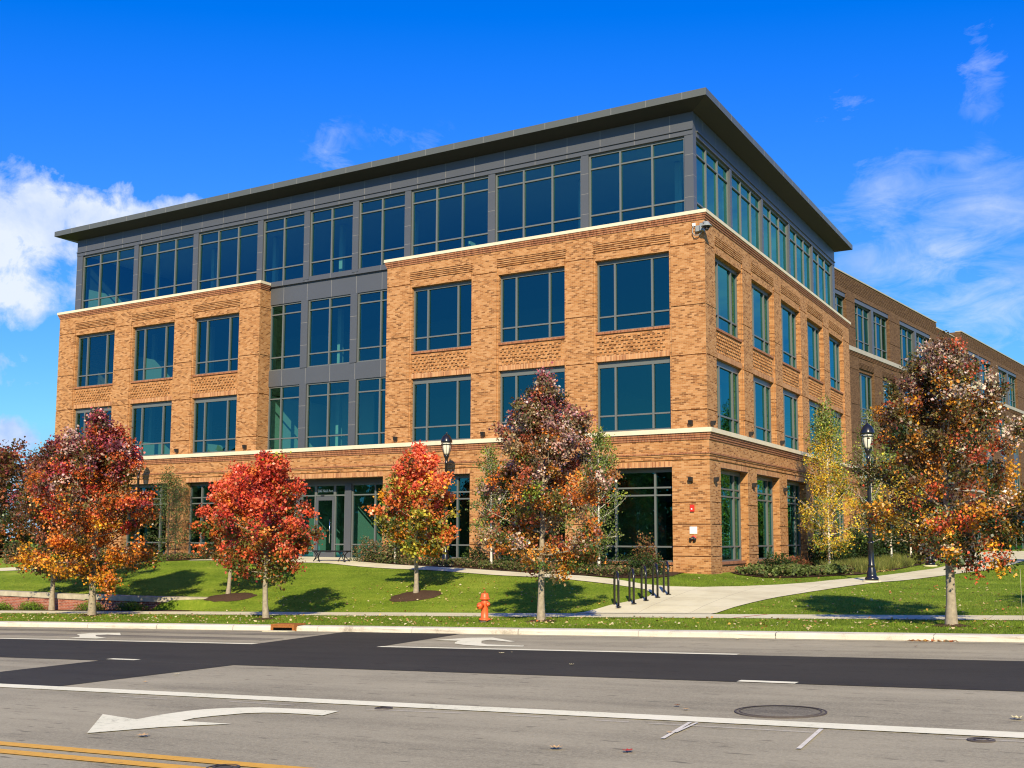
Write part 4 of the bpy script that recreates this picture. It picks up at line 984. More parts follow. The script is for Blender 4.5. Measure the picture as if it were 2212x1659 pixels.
def make_tree(name, x, y, H, cb, Rc, tr, pal, nleaf, lsize, label, cat='tree', group=None, seed=1, lean=(0, 0), shape='oval', bark='bark', leafm='leaf', z=None,
              nlimb=30, twigs=7, sig=.13, peak=.38, keep=1.0, cx=0, cy=0, upang=48, gaps=0.0, width=.42, spires=0, pw=1.4):
    global rng; rng = np.random.default_rng(seed)
    z = gz(x, y) if z is None else z; base = np.array([x, y, z])
    e = empty(name, (x, y, z), 0, label, cat, group)
    def env(h):   # crown radius at height fraction h (0 = crown base, 1 = top)
        h = np.clip(h, 0, 1)
        if shape == 'oval': r_ = np.where(h < peak, np.sqrt(np.clip(1-((peak-h)/(peak+.12))**2, 0, 1)), np.clip(1-((h-peak)/(1-peak))**pw, 0, 1)**.8)
        elif shape == 'round': r_ = np.sqrt(np.clip(1-(2*h-1)**2*.92, 0, 1))
        elif shape == 'cone': r_ = np.clip(1-h, 0, 1)**.75*np.clip(h/.12+.35, 0, 1)
        else: r_ = .55+.45*np.clip(1-h*2, 0, 1)-.35*np.clip((h-.75)/.25, 0, 1)   # column
        return Rc*r_
    hc = H-cb
    tt = np.linspace(0, 1, 10); wob = rng.normal(0, .02, (10, 2)).cumsum(0)*(H/6)
    trunk = np.stack([x+lean[0]*tt+wob[:, 0]*.6, y+lean[1]*tt+wob[:, 1]*.6, z-.08+(H*.93+.08)*tt], 1); trunk[0, :2] = (x, y)
    rad = tr*np.interp(tt, [0, .03, .08, .3, .6, 1], [1.45, 1.15, 1.0, .8, .42, .07])
    paths = [(trunk, rad, 9)]
    at = lambda f: np.array([np.interp(f, tt, trunk[:, i]) for i in range(3)])
    clumps = []; cw = []
    for i in range(nlimb):
        f0 = (cb*.98+(H-cb)*.78*(i/nlimb)**.95)/H; p0 = at(f0); az = i*2.39996+rng.uniform(-.4, .4)
        hs = (f0*H-cb)/hc; el = R(upang)+rng.uniform(-.15, .2)+(.25*hs)
        he = min(.985, max(.0, hs+rng.uniform(.12, .30)-.20*(1-i/nlimb)**2*rng.uniform(.5, 1.4))); rr = env(he)*rng.uniform(.74, 1.08)
        tip = np.array([x+cx+lean[0]*f0+rr*math.cos(az), y+cy+lean[1]*f0+rr*math.sin(az), z+cb+he*hc])
        kk = .05 if i < nlimb*.3 else .35
        if tip[2]-p0[2] < rr*math.tan(el)*kk: tip[2] = p0[2]+rr*math.tan(el)*kk
        mid = (p0+tip)/2+np.array([math.cos(az), math.sin(az), -.35])*rr*.12
        q = np.linspace(0, 1, 7)[:, None]; curve = (1-q)**2*p0+2*q*(1-q)*mid+q*q*tip
        r0 = np.interp(f0, tt, rad)*.5; paths.append((curve, np.linspace(max(r0*.8, .007), .003, 7), 5))
        for j in range(twigs):
            s_ = rng.uniform(.10, 1.0); b_ = np.array([np.interp(s_, np.linspace(0, 1, 7), curve[:, k_]) for k_ in range(3)])
            d_ = unit(rng.normal(size=3)+np.array([math.cos(az)*.7, math.sin(az)*.7, .75])); L_ = rng.uniform(.18, .55)*min(1.2, hc/4)*(1.15-s_*.4)
            t_ = b_+d_*L_; hh = (t_[2]-z-cb)/hc; ax_ = t_[:2]-np.array([x+cx+lean[0]*f0, y+cy+lean[1]*f0]); rl_ = np.linalg.norm(ax_); lim = env(np.array(np.clip(hh, 0, 1)))*1.08+.03
            if rl_ > lim: t_[:2] -= ax_*(1-lim/rl_)
            if hh > 1.03 or hh < -.12: continue
            paths.append((np.stack([b_, (b_+t_)/2+rng.normal(0, .02, 3), t_]), np.array([.006, .004, .003]), 3))
            if rng.random() < gaps: continue
            clumps.append((b_, t_)); cw.append(.5+s_*.7)
    # upright side shoots that break the outline
    for j in range(spires):
        a_ = j*2.4+seed; hh = rng.uniform(.62, .80); r_ = env(np.array(hh))*rng.uniform(.45, .95); b_ = np.array([x+cx+r_*math.cos(a_), y+cy+r_*math.sin(a_), z+cb+hh*hc-.25])
        L_ = rng.uniform(.45, .85)*hc/4.5
        for q_ in range(7): p_ = b_+np.array([rng.normal(0, .03), rng.normal(0, .03), L_*q_/6]); clumps.append((p_, p_+unit(rng.normal(size=3)+np.array([0, 0, 1.2]))*.10)); cw.append(.55)
        paths.append((np.stack([b_-np.array([0, 0, .3]), b_+np.array([0, 0, L_*.5]), b_+np.array([0, 0, L_])]), np.array([.008, .006, .003]), 3))
    # leader tufts near the top
    for j in range(int(nlimb*.8)):
        f_ = rng.uniform(.80, 1.0); b_ = at(min(f_, 1)); d_ = unit(np.append(rng.normal(size=2)*.55, 1)); t_ = b_+d_*rng.uniform(.1, .35)
        lim = env(np.array(np.clip((t_[2]-z-cb)/hc, 0, 1)))+.06; ax_ = t_[:2]-b_[:2]
        clumps.append((b_, t_)); cw.append(.6)
    V, F = tube_np(paths); tk = npmesh('trunk', V, F, bark, None, e); tk.data.polygons.foreach_set('use_smooth', np.ones(len(F), bool))
    A = np.array([c[0] for c in clumps]); Bq = np.array([c[1] for c in clumps]); cw = np.array(cw); cw /= cw.sum(); n = int(nleaf*keep)
    ci = rng.choice(len(A), n, p=cw); s_ = rng.beta(1.6, 1.2, n)[:, None]
    P = A[ci]+(Bq[ci]-A[ci])*s_*1.08+rng.normal(0, 1, (n, 3))*sig*np.array([1, 1, .8])
    h = np.clip((P[:, 2]-z-cb)/hc, 0, 1)
    hc_ = np.clip((Bq[:, 2]-z-cb)/hc+rng.normal(0, .05, len(Bq)), 0, 1); cp = pick(pal, hc_, len(Bq)); lp = pick(pal, h, n)
    idx = np.where(rng.random(n) < .80, cp[ci], lp); colr = np.array([p[3] for p in pal])[idx]
    cj = rng.uniform(.62, 1.35, len(Bq))[ci][:, None]
    colr = np.clip(colr*cj*rng.uniform(.72, 1.3, (n, 1))*(1+rng.normal(0, .08, (n, 3))), .004, .95)
    leaf_mesh('crown', P, lsize, colr, leafm, e, up_bias=.55, width=width)
    return e

PUR, PNK_GLINT, RED, RDO, ORG, AMB, OLV, GRN, DGR, YEL, BRN, YGR = (.20, .06, .075), (.55, .33, .30), (.52, .05, .04), (.78, .13, .05), (.70, .22, .03), (.74, .36, .03), (.15, .12, .03), (.085, .14, .025), (.035, .06, .014), (.80, .55, .05), (.15, .075, .035), (.30, .36, .05)  # the pale pink tone paints whitish leaf glints into the crowns
palA = [(.7, .5, .15, (.60, .40, .36)), (.4, .5, .9, (.10, .07, .02)), (.95, .28, .8, PUR), (.9, .3, 1.0, (.34, .06, .08)), (.8, .35, .4, PNK_GLINT), (.6, .3, .5, RED), (.5, .3, 1.6, (.60, .13, .03)), (.25, .3, 1.9, ORG), (.12, .2, 1.0, AMB), (.5, .5, .9, OLV), (.3, .4, .5, BRN), (.05, .15, .5, GRN)]  # palest rows paint glints on the leaves
palA2 = [(.95, .3, 1.2, (.28, .06, .07)), (.7, .4, 1, BRN), (.5, .5, 1.2, (.30, .10, .05)), (.4, .4, 1.0, OLV), (.2, .3, 1.2, DGR), (.3, .4, .5, (.45, .16, .04))]
palB = [(.8, .4, 1.1, (.62, .075, .04)), (.9, .25, .7, (.62, .20, .04)), (.6, .5, .8, (.42, .04, .035)), (.7, .5, .8, RDO), (.4, .4, .9, (.62, .12, .05)), (.3, .3, .9, OLV), (.2, .3, .7, (.55, .22, .04)), (.1, .25, .7, GRN), (.97, .1, .5, YGR)]
palT = [(.8, .5, 1.5, (.80, .13, .07)), (.5, .5, 1.2, (.80, .21, .06)), (.3, .4, .5, ORG), (.15, .25, .7, OLV), (.2, .3, .4, GRN)]
palC = [(.9, .35, 2.0, (.82, .15, .08)), (.6, .35, 1.6, (.78, .22, .07)), (.4, .4, .7, AMB), (.3, .3, 1.1, (.42, .38, .05)), (.25, .3, .6, GRN), (.15, .25, .8, (.72, .26, .04)), (.5, .3, .6, OLV)]
palD = [(.5, .5, .7, (.42, .17, .05)), (.97, .22, 1.2, (.40, .10, .13)), (.8, .4, .8, PNK_GLINT), (.8, .4, .6, (.30, .09, .08)), (.6, .5, .7, (.34, .24, .13)), (.7, .5, .5, (.60, .45, .38)), (.6, .4, 1.3, (.10, .085, .02)), (.5, .5, .8, (.24, .19, .09)), (.5, .4, .7, (.42, .11, .05)), (.3, .3, 1.1, ORG), (.15, .2, 1.1, (.58, .26, .04)), (.2, .3, .8, GRN), (.25, .25, .3, YGR)]  # pale pink and cream rows are painted leaf highlights
palE = [(.95, .25, 1.1, (.20, .10, .08)), (.8, .5, .7, (.62, .50, .40)), (.5, .5, 1.0, (.09, .09, .02)), (.7, .5, 1.2, OLV), (.55, .4, 1.0, BRN), (.5, .3, .9, (.50, .10, .04)), (.4, .3, 1.2, (.56, .24, .03)), (.25, .3, 1.0, AMB), (.2, .3, 1.0, DGR), (.05, .12, .6, RDO), (.3, .3, .4, GRN)]  # the one pale row imitates bright glints by colour
palBirchG = [(.5, 1, 1.2, (.13, .19, .045)), (.5, 1, .9, (.20, .25, .06)), (.5, 1, .5, YGR), (.3, .5, .5, (.08, .12, .03))]
palBirchY = [(.9, .35, 1.6, (.17, .25, .06)), (.75, .2, .9, (.36, .40, .08)), (.5, .22, 1.7, YEL), (.25, .3, 1.8, YEL), (.3, .3, .7, (.64, .40, .05)), (.15, .3, .7, YGR), (.2, .3, .5, GRN)]
palDark = [(.5, 1, 1, DGR), (.5, 1, .8, (.06, .075, .02)), (.8, .4, .4, (.12, .10, .03)), (.5, .6, .3, (.18, .10, .04))]
palLoc = [(.5, 1, 1.2, (.09, .14, .04)), (.6, 1, .8, (.16, .19, .06)), (.3, .5, .6, (.05, .09, .025))]

KM = 'young maples planted along the street and lawn'
make_tree('maple_tree', -17.7, -12.75, 7.1, 1.3, 2.55, .115, palA, 46000, .09, 'big crimson and orange maple on the verge at the left', group=KM, seed=3, nlimb=46, twigs=9, sig=.14, peak=.30, spires=9)
make_tree('maple_tree', -23.6, -10.0, 6.8, 1.5, 2.1, .095, palA2, 25000, .10, 'darker maple behind the crimson one, its trunk in front of the low wall', group=KM, seed=5, nlimb=38, twigs=8, sig=.15, peak=.35, spires=5)
make_tree('maple_tree', -9.0, -13.45, 5.0, 1.35, 1.50, .085, palB, 21000, .09, 'deep red maple on the verge near the storm drain', group=KM, seed=8, nlimb=34, twigs=8, sig=.12, peak=.42)
make_tree('maple_tree', -15.75, -8.35, 5.0, 1.4, 1.55, .075, palT, 14500, .10, 'bright orange red maple with a leaning trunk in a mulch ring', group=KM, seed=12, lean=(.25, .05), nlimb=28, twigs=8, sig=.13, peak=.42)
make_tree('maple_tree', -7.4, -8.05, 5.0, 1.45, 1.45, .08, palC, 13000, .105, 'small orange maple turning yellow green, in a mulch ring before the lamp', group=KM, seed=21, nlimb=26, twigs=7, sig=.12, peak=.38)
make_tree('maple_tree', .27, -13.35, 6.4, 1.4, 1.85, .088, palD, 46000, .070, 'tall maple with dusky pink top and orange foot beside the hydrant', group=KM, seed=31, nlimb=46, twigs=8, sig=.10, peak=.32, cx=.1, spires=7)
make_tree('maple_tree', 10.02, -13.6, 6.0, 1.4, 1.88, .098, palE, 52000, .062, 'brown and amber maple on the verge at the right', group=KM, seed=44, nlimb=48, twigs=9, sig=.10, peak=.34, cx=.1, spires=5, lean=(-.1, 0))
make_tree('maple_tree', 14.9, -12.0, 5.8, 1.5, 1.95, .098, palE, 9000, .085, 'maple at the right edge whose leaves alone reach into the picture', group=KM, seed=45, nlimb=30, twigs=8, sig=.13)
BG = 'slim pale barked trees along the building'
make_tree('birch_tree', -8.45, -1.5, 5.0, 1.2, 1.1, .05, palBirchG, 2600, .075, 'slim green birch at the left shoulder of the tall pink topped maple', group=BG, seed=51, shape='column', bark='birch_bark', leafm='leaf_matte', nlimb=24, twigs=5, sig=.13)
make_tree('birch_tree', -3.75, -1.5, 5.6, 1.0, 1.45, .055, palBirchG, 4200, .075, 'slim green birch at the right shoulder of the tall pink topped maple', group=BG, seed=52, shape='cone', bark='birch_bark', leafm='leaf_matte', nlimb=26, twigs=5, sig=.13)
make_tree('birch_tree', -13.3, -1.3, 3.6, .8, 1.1, .05, palBirchG, 2200, .09, 'short green birch with a white stem behind the small orange maple', group=BG, seed=53, shape='cone', bark='birch_bark', leafm='leaf_matte', nlimb=20, twigs=5, sig=.13)
make_tree('birch_tree', 1.95, 9.9, 7.5, .8, 1.65, .05, palBirchY, 13000, .075, 'yellow birch with a narrow green top at the side of the building', group=BG, seed=54, shape='cone', bark='birch_bark', leafm='leaf_matte', nlimb=56, twigs=8, sig=.15)
make_tree('birch_tree', 3.0, 13.8, 7.4, 1.3, 1.5, .05, palBirchG, 4200, .075, 'greenish birch right behind the tall lamp post on the footpath', group=BG, seed=55, shape='cone', bark='birch_bark', leafm='leaf_matte', nlimb=32, twigs=5, sig=.14)
for i, (x, y, h, lb) in enumerate(((2.85, 19.3, 6.5, 'first birch stem to the right of the footpath lamp, under the amber maple'), (3.0, 24.0, 6.3, 'middle birch stem under the amber maple, left of the far lamp'), (2.7, 30.0, 6, 'far birch stem just left of the far lamp foot'))):
    make_tree('birch_tree', x, y, h, 1.6, 1.3, .05, palBirchY if i < 2 else palBirchG, 2600, .11, lb, group=BG, seed=60+i, shape='cone', bark='birch_bark', leafm='leaf_matte', nlimb=22, twigs=5, sig=.15)
make_tree('locust_tree', -27.3, -1.0, 4.6, .7, 1.2, .05, palLoc, 5200, .06, 'thin green locust tree between the crimson maple and the bright red one', seed=71, shape='oval', bark='bark_dark', leafm='leaf_matte', nlimb=26, twigs=6, sig=.16)
BK = 'dark trees beyond the left end of the building'
for i, (x, y, h, r_, lb) in enumerate(((-48.0, 4.0, 7.6, 3.2, 'dark tree at the left end of the building, nearest the crimson maples'), (-52.5, 1.0, 6.8, 3.0, 'dark tree cut by the left edge of the picture'), (-56, 9.5, 8.2, 3.4, 'taller dark tree between and behind the other two at the far left'), (-45.0, 9.0, 6.4, 2.4, 'low olive tree touching the left corner of the building'))):
    make_tree('dark_tree', x, y, h, .6, r_, .14, palDark if i else palA2, 6000, .20, lb, group=BK, seed=80+i, shape='round', bark='bark_dark', leafm='leaf_matte', nlimb=36, twigs=8, sig=.3, z=-.5)
# unseen trees beyond the right edge and across the street (seen as reflections in the glass)
make_tree('unseen_tree', 14.6, 12.5, 9, 1.6, 3.0, .14, palBirchY, 5000, .2, 'added yellow tree beyond the right edge, shading the path and mirrored in the side windows', seed=90, shape='round', leafm='leaf_matte', nlimb=36, sig=.3)  # placed out of view so its shadow falls on the far path
make_tree('unseen_tree', 17.5, 25, 10, 1.6, 3.2, .14, palBirchG, 5000, .2, 'added green tree farther beyond the right edge, out of view, shading the path', seed=91, shape='round', leafm='leaf_matte', nlimb=36, sig=.3)  # likewise added to cast shade over the path
make_tree('unseen_tree', 16.5, 44, 8, 1.0, 3.4, .14, palDark, 5000, .22, 'dark green tree far beyond the right edge', seed=92, shape='round', leafm='leaf_matte', nlimb=36, sig=.35)
rng = np.random.default_rng(5)
n = 14000; px_ = rng.uniform(12, 90, n); hgt = 7+2*np.sin(px_*.21)+1.5*np.sin(px_*.57+1); P = np.stack([px_, 88+rng.normal(0, 3, n), rng.random(n)**.8*hgt-.5], 1)
o = leaf_mesh('tree_belt', P, 1.0, np.array([.07, .085, .02])*rng.uniform(.4, 1.6, (n, 1)), 'leaf_matte'); tag(o, 'far belt of trees beyond the right edge of the picture', 'trees', kind='stuff')
n = 26000; px_ = rng.uniform(-150, 60, n); hgt = 8+4*np.sin(px_*.11)+2.5*np.sin(px_*.37+1)+2*np.sin(px_*.9); P = np.stack([px_, -78+rng.normal(0, 3, n), rng.random(n)**.8*hgt-1], 1)
o = leaf_mesh('tree_belt', P, 1.3, np.array([.04, .06, .018])*rng.uniform(.5, 1.6, (n, 1)), 'leaf_matte'); tag(o, 'dark belt of trees across the street behind the viewer', 'trees', kind='stuff')

# ---- shrubs and ground cover
def shrub(name, x, y, rx, ry, h, pal, n, ls, label, cat='shrub', group=None, seed=1, spiky=False, z=None):
    global rng; rng = np.random.default_rng(seed); z = (gz(x, y) if z is None else z)
    e = empty(name, (x, y, z), 0, label, cat, group); paths = []
    ns = 16; tips = []
    for i in range(ns):
        a = i*2.4; r_ = math.sqrt((i+.5)/ns); t_ = np.array([x+rx*.8*r_*math.cos(a), y+ry*.8*r_*math.sin(a), z+h*(.55+.4*rng.random())*math.sqrt(max(.1, 1-r_*r_*.7))]); tips.append(t_)
        b_ = np.array([x+.12*rng.normal(), y+.12*rng.normal(), z-.03]); paths.append((np.stack([b_, (b_+t_)/2+np.array([0, 0, .08]), t_]), np.array([.012, .008, .004]), 4))
    V, F = tube_np(paths); npmesh('stems', V, F, 'bark_dark', None, e)
    u_ = rng.random(n)**(1/2.6); d_ = unit(rng.normal(size=(n, 3))); d_[:, 2] = np.abs(d_[:, 2])
    lump = 1+.16*np.sin(d_[:, 0]*7+seed)*np.sin(d_[:, 1]*6+seed*2)+.1*np.sin(d_[:, 2]*11+d_[:, 0]*5)
    P = np.array([x, y, z+.02])+d_*np.array([rx, ry, h])*(u_*lump)[:, None]+rng.normal(0, .03, (n, 3))
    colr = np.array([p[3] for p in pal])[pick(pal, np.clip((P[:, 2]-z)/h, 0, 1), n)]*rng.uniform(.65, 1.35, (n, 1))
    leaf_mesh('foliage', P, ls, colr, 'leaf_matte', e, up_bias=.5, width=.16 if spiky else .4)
    return e
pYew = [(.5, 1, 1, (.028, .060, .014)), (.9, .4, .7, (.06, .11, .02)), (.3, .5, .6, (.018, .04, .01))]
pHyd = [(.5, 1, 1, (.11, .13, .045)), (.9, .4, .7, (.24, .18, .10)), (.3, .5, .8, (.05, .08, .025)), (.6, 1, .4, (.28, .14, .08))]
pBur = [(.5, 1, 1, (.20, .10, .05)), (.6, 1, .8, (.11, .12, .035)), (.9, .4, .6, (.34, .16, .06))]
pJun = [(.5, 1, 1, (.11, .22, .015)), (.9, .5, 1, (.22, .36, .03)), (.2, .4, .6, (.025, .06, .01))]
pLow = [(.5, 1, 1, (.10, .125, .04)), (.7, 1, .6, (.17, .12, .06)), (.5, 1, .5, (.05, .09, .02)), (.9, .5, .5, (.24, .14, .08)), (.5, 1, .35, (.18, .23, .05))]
SG = 'rounded shrubs against the front wall'
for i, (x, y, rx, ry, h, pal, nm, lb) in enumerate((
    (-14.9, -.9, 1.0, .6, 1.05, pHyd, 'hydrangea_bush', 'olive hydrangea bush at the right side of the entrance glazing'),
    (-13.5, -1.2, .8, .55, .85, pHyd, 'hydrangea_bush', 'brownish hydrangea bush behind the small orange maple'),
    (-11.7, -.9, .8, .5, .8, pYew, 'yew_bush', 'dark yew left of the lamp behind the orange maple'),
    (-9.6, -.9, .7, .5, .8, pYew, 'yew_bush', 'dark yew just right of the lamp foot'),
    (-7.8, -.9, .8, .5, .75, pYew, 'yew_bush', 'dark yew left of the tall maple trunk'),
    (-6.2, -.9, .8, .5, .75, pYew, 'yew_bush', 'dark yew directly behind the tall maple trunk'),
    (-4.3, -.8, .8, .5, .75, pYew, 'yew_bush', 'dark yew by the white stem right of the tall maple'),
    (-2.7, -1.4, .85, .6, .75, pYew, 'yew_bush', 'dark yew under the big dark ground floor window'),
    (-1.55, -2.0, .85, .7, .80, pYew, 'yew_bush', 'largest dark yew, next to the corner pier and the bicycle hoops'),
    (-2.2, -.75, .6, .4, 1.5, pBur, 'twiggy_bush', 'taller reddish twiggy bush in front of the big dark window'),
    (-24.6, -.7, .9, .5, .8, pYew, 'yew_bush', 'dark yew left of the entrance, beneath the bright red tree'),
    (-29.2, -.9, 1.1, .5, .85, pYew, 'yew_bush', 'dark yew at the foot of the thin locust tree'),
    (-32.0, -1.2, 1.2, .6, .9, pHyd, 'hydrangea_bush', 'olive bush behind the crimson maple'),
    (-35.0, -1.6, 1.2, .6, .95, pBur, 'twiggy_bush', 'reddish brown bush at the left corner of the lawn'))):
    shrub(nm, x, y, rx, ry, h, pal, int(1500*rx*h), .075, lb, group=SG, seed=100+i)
shrub('hedge_bush', 1.2, 13.6, 1.0, 2.4, 1.5, pYew, 2600, .12, 'dark hedge behind the yellow birch stem', seed=131)
shrub('hedge_bush', 1.6, 18.5, 1.2, 3.0, 1.8, pYew, 2600, .13, 'dark hedge behind the stems under the amber maple', seed=132)
shrub('hedge_bush', 2.0, 26.5, 1.2, 4.0, 2.2, pYew, 2600, .14, 'long dark hedge farthest along the side of the building', seed=133)
shrub('yew_bush', 1.15, 4.7, .75, 1.2, .75, pYew, 1500, .075, 'low dark yew between the side windows', seed=134)
shrub('yew_bush', 1.3, 7.2, .6, .9, .6, [(.5, 1, 1, (.20, .07, .03)), (.5, 1, .6, (.08, .08, .02))], 900, .07, 'rusty brown low bush left of the yellow birch', seed=135)
for i, (x, rx, lb) in enumerate(((-27.0, 1.0, 'bright green juniper by the low wall at the left edge'), (-24.9, .85, 'bright green juniper left of the dark maple trunk'), (-21.3, .85, 'bright green juniper between the two left trunks'), (-19.0, .9, 'bright green juniper right of the crimson maple trunk'), (-29.5, 1.0, 'shaded juniper at the far left below the wall'), (-31.8, .9, 'juniper outside the left edge below the wall'))):
    shrub('juniper_bush', x, -10.0, rx, .3, .34, pJun, 1900, .06, lb, group='junipers in front of the low brick wall', seed=140+i, spiky=True)
shrub('plume_grass', -38.5, -1.6, .5, .5, 1.1, [(.5, 1, 1, (.34, .24, .13)), (.3, .5, .8, (.15, .16, .06))], 900, .16, 'tan plume grass clump at the far left', cat='grass clump', seed=150, spiky=True)

def inpoly(px, py, poly):
    r_ = np.zeros(len(px), bool); j = len(poly)-1
    for i in range(len(poly)):
        (xi, yi), (xj, yj) = poly[i], poly[j]; c = ((yi > py) != (yj > py)) & (px < (xj-xi)*(py-yi)/(yj-yi+1e-12)+xi); r_ ^= c; j = i
    return r_
def scatter(poly, n):
    q = np.array(poly); lo, hi = q.min(0), q.max(0); X = rng.uniform(lo[0], hi[0], n*4); Y = rng.uniform(lo[1], hi[1], n*4); k_ = inpoly(X, Y, poly); return X[k_][:n], Y[k_][:n]
rng = np.random.default_rng(17)
def cover_plants(name, poly, n, h, ls, pal, label, width=.4):
    X, Y = scatter(poly, n); hh = h*(.45+.55*(np.sin(X*2.1)*np.sin(Y*2.7+X)*.5+.5)); Z = gzv(X, Y)+.03+rng.random(len(X))**.6*hh
    colr = np.array([p[3] for p in pal])[pick(pal, np.clip(.5+.5*np.sin(X*1.3+Y*2)+rng.normal(0, .2, len(X)), 0, 1), len(X))]*rng.uniform(.6, 1.4, (len(X), 1))
    tag(leaf_mesh(name, np.stack([X, Y, Z], 1), ls, colr, 'leaf_matte', up_bias=.8, width=width), label, 'plants', kind='stuff')
cover_plants('ground_cover', [(-15.2, -.9), (-15.3, -1.15), (-10.1, -2.35), (-5.3, -3.15), (-1.9, -4.0), (-1.0, -3.5), (-.9, -2.6), (-5, -1.0)], 9500, .33, .075, pLow, 'low mixed planting along the front path')
cover_plants('ground_cover', [(-22.6, -.3), (-36, -.4), (-36.3, -1.2), (-30, -1.6), (-25.6, -1.15)], 4500, .38, .08, pLow, 'low mixed planting along the left front wall')
cover_plants('ground_cover', [(.3, 2.0), (.9, .8), (2.0, .0), (2.9, .6), (3.6, 2.1), (4.3, 4.2), (3.2, 6.0), (1.5, 3.5)], 4200, .36, .11, [(.5, 1, 1, (.14, .19, .05)), (.5, 1, .7, (.09, .13, .03)), (.8, .5, .4, (.20, .16, .07))], 'broad leaved green ground cover at the corner of the building')
# arching ornamental grass further along the side bed
def grass_blades(name, X, Y, Z, h, w_, colr, m='blade', lean=.5, parent=None):
    n = len(X); a = rng.uniform(0, 2*np.pi, n); b_ = rng.uniform(0, 2*np.pi, n); d_ = np.stack([np.cos(a), np.sin(a), 0*a], 1); s_ = np.stack([np.cos(b_), np.sin(b_), 0*b_], 1)
    hh = (h*rng.uniform(.5, 1.25, n))[:, None]; ll = (lean*rng.random(n))[:, None]*hh; P = np.stack([X, Y, Z], 1); up_ = np.array([0, 0, 1.])
    V = np.stack([P-s_*w_, P+s_*w_, P+up_*hh+d_*ll], 1); return npmesh(name, V, np.arange(3*n).reshape(n, 3), m, np.repeat(colr, 3, axis=0), parent)
cs = []
X, Y = scatter([(2.2, 6.5), (4.4, 4.8), (4.85, 8.5), (4.7, 13), (4.3, 18), (3.7, 26), (3.0, 36), (2.2, 36), (2.2, 20)], 260)
XX = np.repeat(X, 60)+rng.normal(0, .07, 60*len(X)); YY = np.repeat(Y, 60)+rng.normal(0, .07, 60*len(X))
c = np.array([(.20, .27, .05), (.28, .30, .07), (.13, .20, .035), (.36, .33, .10)])[rng.integers(0, 4, len(XX))]*rng.uniform(.5, 1.3, (len(XX), 1))*(.8+.35*np.sin(XX*3+YY*1.7))[:, None]
tag(grass_blades('ornamental_grass', XX, YY, gzv(XX, YY), .42, .008, c, lean=1.0), 'arching yellow green grasses edging the side path', 'grass', kind='stuff')

# ---- turf: real blades on the verge and near lawns
def turf(poly, n, h, label):
    X, Y = scatter(poly, n); base = np.array([(.14, .235, .014), (.21, .31, .026), (.10, .175, .010), (.31, .38, .05)])[rng.choice(4, len(X), p=[.4, .3, .2, .1])]
    patch_ = (.85+.25*np.sin(X*1.7+Y*.6)*np.sin(Y*2.3+.8*X))[:, None]
    o = grass_blades('grass', X, Y, gzv(X, Y)-.005, h, .0055, base*patch_*rng.uniform(.7, 1.35, (len(X), 1)), lean=.9); tag(o, label, 'grass', kind='stuff')
turf([(-30, -15.47), (15, -15.47), (15, -11.83), (-30, -11.83)], 95000, .048, 'short green turf on the verge between kerb and pavement')
lawnL = [(-15.2, -10.27), (-.2, -10.27), (.15, -9.1), (.5, -8.2), (.6, -7.3), (.4, -6.7), (-.1, -6.1), (-1.4, -5.7), (-4.3, -5.1), (-9.5, -3.85), (-13, -3.1), (-15.9, -2.5), (-19.5, -1.9), (-25.5, -1.5), (-32, -1.8), (-32, -9.3), (-16.4, -9.3)]
turf(lawnL, 90000, .042, 'mown lawn sloping up from the pavement to the entrance path')
lawnR = [(3.8, -10.25), (15, -10.25), (13, 0), (11, 12), (8.5, 12), (7.5, 4.8), (6.75, 1.6), (6.15, -.5), (5.5, -2.3), (4.9, -4.4), (4.45, -6.4), (4.1, -8.4)]
turf(lawnR, 60000, .045, 'mown lawn inside the curve of the right footpath')
lawnC = [(-.8, -.4), (-.5, -3.4), (-1.7, -4.2), (-.4, -4.95), (1.4, -4.85), (2.3, -4.0), (3.2, -2.4), (3.9, -.8), (4.5, 1.3), (4.2, 3.0), (3.2, .6), (2.0, -.3), (.6, .3), (.1, -.1)]
turf(lawnC, 22000, .042, 'small lawn at the foot of the building corner')

# ---- mulch rings with slightly domed earth
def mound(x, y, rx, ry, h, label, rot=0):
    n = 26; rings = [(1, 0), (.8, .45), (.5, .85), (.2, 1)]; V = []; F = []
    e = tuple(rnd.uniform(.88, 1.1) for _ in range(n))
    for r_, hh in rings:
        for i in range(n):
            a = 2*math.pi*i/n; X_ = x+rx*r_*e[i]*math.cos(a); Y_ = y+ry*r_*e[i]*math.sin(a); V.append((X_, Y_, gz(X_, Y_)+.012+h*hh+rnd.uniform(-.012, .012)*(hh > 0)))
    for k_ in range(3):
        for i in range(n): j = (i+1) % n; F.append((k_*n+i, k_*n+j, (k_+1)*n+j, (k_+1)*n+i))
    mb = MB((x, y, gz(x, y)))
    for f in F: mb.face([V[i] for i in f], smooth=True)
    mb.face([V[3*n+i] for i in range(n)], smooth=True)
    o = mb.build('mulch_ring', 'mulch'); tag(o, label, 'mulch ring', 'bark mulch rings round tree trunks')
mound(-15.5, -8.5, 1.05, .85, .10, 'bark mulch ring at the foot of the leaning orange red maple')
mound(-7.35, -8.15, .85, .75, .09, 'bark mulch ring at the foot of the small orange maple')
mound(.27, -13.4, .45, .35, .03, 'small bare earth ring at the foot of the tall maple by the hydrant')
mound(-9.0, -13.5, .40, .3, .03, 'small bare earth ring under the deep red maple')
mound(-17.7, -12.8, .40, .3, .03, 'small bare earth ring under the crimson maple')
mound(10.02, -13.6, .40, .3, .03, 'small bare earth ring under the amber maple at the right')

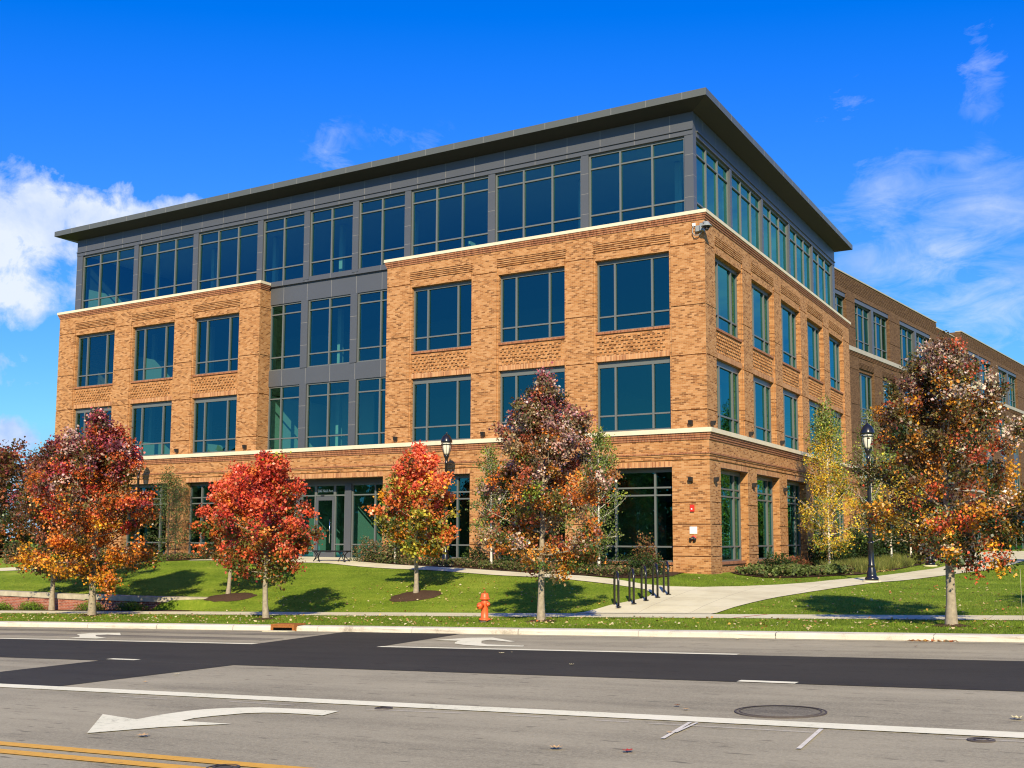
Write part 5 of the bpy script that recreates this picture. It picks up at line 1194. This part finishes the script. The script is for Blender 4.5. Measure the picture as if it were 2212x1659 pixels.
# ---- fallen leaves
rng = np.random.default_rng(23)
fallc = np.array([(.62, .48, .22), (.70, .58, .30), (.50, .30, .12), (.55, .16, .05), (.78, .68, .42), (.34, .17, .07), (.62, .40, .08)])
def fallen(poly, n, size, label, dz=.035, p=(.24, .22, .14, .07, .20, .07, .06)):
    X, Y = scatter(poly, n); c = fallc[rng.choice(7, len(X), p=p)]*rng.uniform(.75, 1.2, (len(X), 1)); Z = np.where(Y < -15.8, road(X, Y)+.012, gzv(X, Y)+dz)
    o = leaf_mesh('fallen_leaves', np.stack([X, Y, Z], 1), size, c, 'leaf_matte', up_bias=3.2, width=.42); tag(o, label, 'fallen leaves', kind='stuff')
fallen([(-30, -15.45), (13.5, -15.45), (13.5, -11.85), (-30, -11.85)], 1500, .075, 'pale fallen leaves strewn over the verge', .045)
fallen([(-14, -10.2), (-.4, -10.2), (.2, -8.8), (-3, -6.2), (-9, -6.0), (-14, -8.5)], 380, .07, 'fallen leaves on the lawn around the small orange maple', .045)
fallen([(4, -10.1), (13.5, -10.2), (12, -2), (6.6, -.6), (4.5, -6.2)], 330, .075, 'fallen leaves over the right lawn', .045)
fallen([(-.2, -3.8), (3.0, -3.2), (4.3, 1.5), (1.5, -.4)], 40, .075, 'few fallen leaves on the corner lawn', .04)
fallen([(9.5, -16.02), (10.45, -16.02), (10.3, -15.84), (9.7, -15.84)], 46, .085, 'small drift of red and brown leaves against the kerb at the right', .02, p=(.05, .05, .25, .40, .05, .15, .05))
fallen([(3.2, 6.8), (4.75, 5.2), (5.1, 7.5), (4.8, 9)], 260, .07, 'yellow leaves fallen under the birch beside the path', .035, p=(.1, .1, .05, 0, .05, 0, .7))
maple_out = [(0, -.5), (.07, -.18), (.35, -.30), (.28, -.08), (.5, .06), (.30, .14), (.33, .34), (.13, .25), (0, .55), (-.13, .25), (-.33, .34), (-.30, .14), (-.5, .06), (-.28, -.08), (-.35, -.30), (-.07, -.18)]
plain('leaf_tan', (.60, .40, .20), .7, .2, var=.3, vs=60); plain('leaf_red', (.48, .05, .03), .6, .3, var=.3, vs=60); plain('leaf_pale', (.74, .66, .36), .7, .2); plain('leaf_brown', (.22, .09, .04), .8, .2, var=.3, vs=60)
for i, (x, y, s_, m, lb) in enumerate(((5.08, -30.0, .13, 'leaf_tan', 'tan leaf lying just below the large left arrow'), (9.0, -29.06, .13, 'leaf_tan', 'curled tan leaf on the road at the bottom centre'), (9.6, -28.96, .12, 'leaf_red', 'red leaf on the road at the bottom centre'), (5.69, -22.28, .10, 'leaf_pale', 'single pale leaf in the middle of the dark asphalt strip'), (3.47, -20.67, .13, 'leaf_pale', 'pale leaf on the dark strip near its upper edge, left of centre'), (12.24, -25.9, .14, 'leaf_pale', 'pale yellow leaf at the right edge of the road'), (9.14, -26.43, .08, 'leaf_tan', 'small brown leaf nearest the manhole on its left'), (8.95, -26.2, .09, 'leaf_brown', 'dark brown leaf farther up left of the manhole'), (9.93, -17.35, .10, 'leaf_brown', 'dark leaf on the road below the drift at the kerb'), (6.39, -16.35, .13, 'leaf_pale', 'pale leaf in the gutter at the foot of the kerb'), (.59, -25.53, .11, 'leaf_pale', 'pale leaf beside the slanting edge of the dark patch'), (1.04, -26.51, .08, 'leaf_tan', 'small tan leaf above the long white line at the left'), (9.56, -27.95, .07, 'leaf_tan', 'small tan leaf on the sprayed stroke left of the manhole'), (3.55, -20.45, .05, 'leaf_pale', 'tiny pale scrap just above the leaf on the dark strip'))):
    z = rz(x, y); mb = MB((x, y, z)); a = rnd.uniform(0, 6.28); pts = []
    for (u_, v_) in maple_out:
        X_, Y_ = x+s_*(u_*math.cos(a)-v_*math.sin(a)), y+s_*(u_*math.sin(a)+v_*math.cos(a)); pts.append(Vector((X_, Y_, rz(X_, Y_)+.018+s_*.5*(u_*u_+v_*v_)*(1 if i % 2 else .6))))
    c = Vector((x, y, z+.016))
    for k_ in range(16): mb.face([c, pts[k_], pts[(k_+1) % 16]])
    tag(mb.build('leaf', m), lb, 'leaf', 'single leaves on the road')
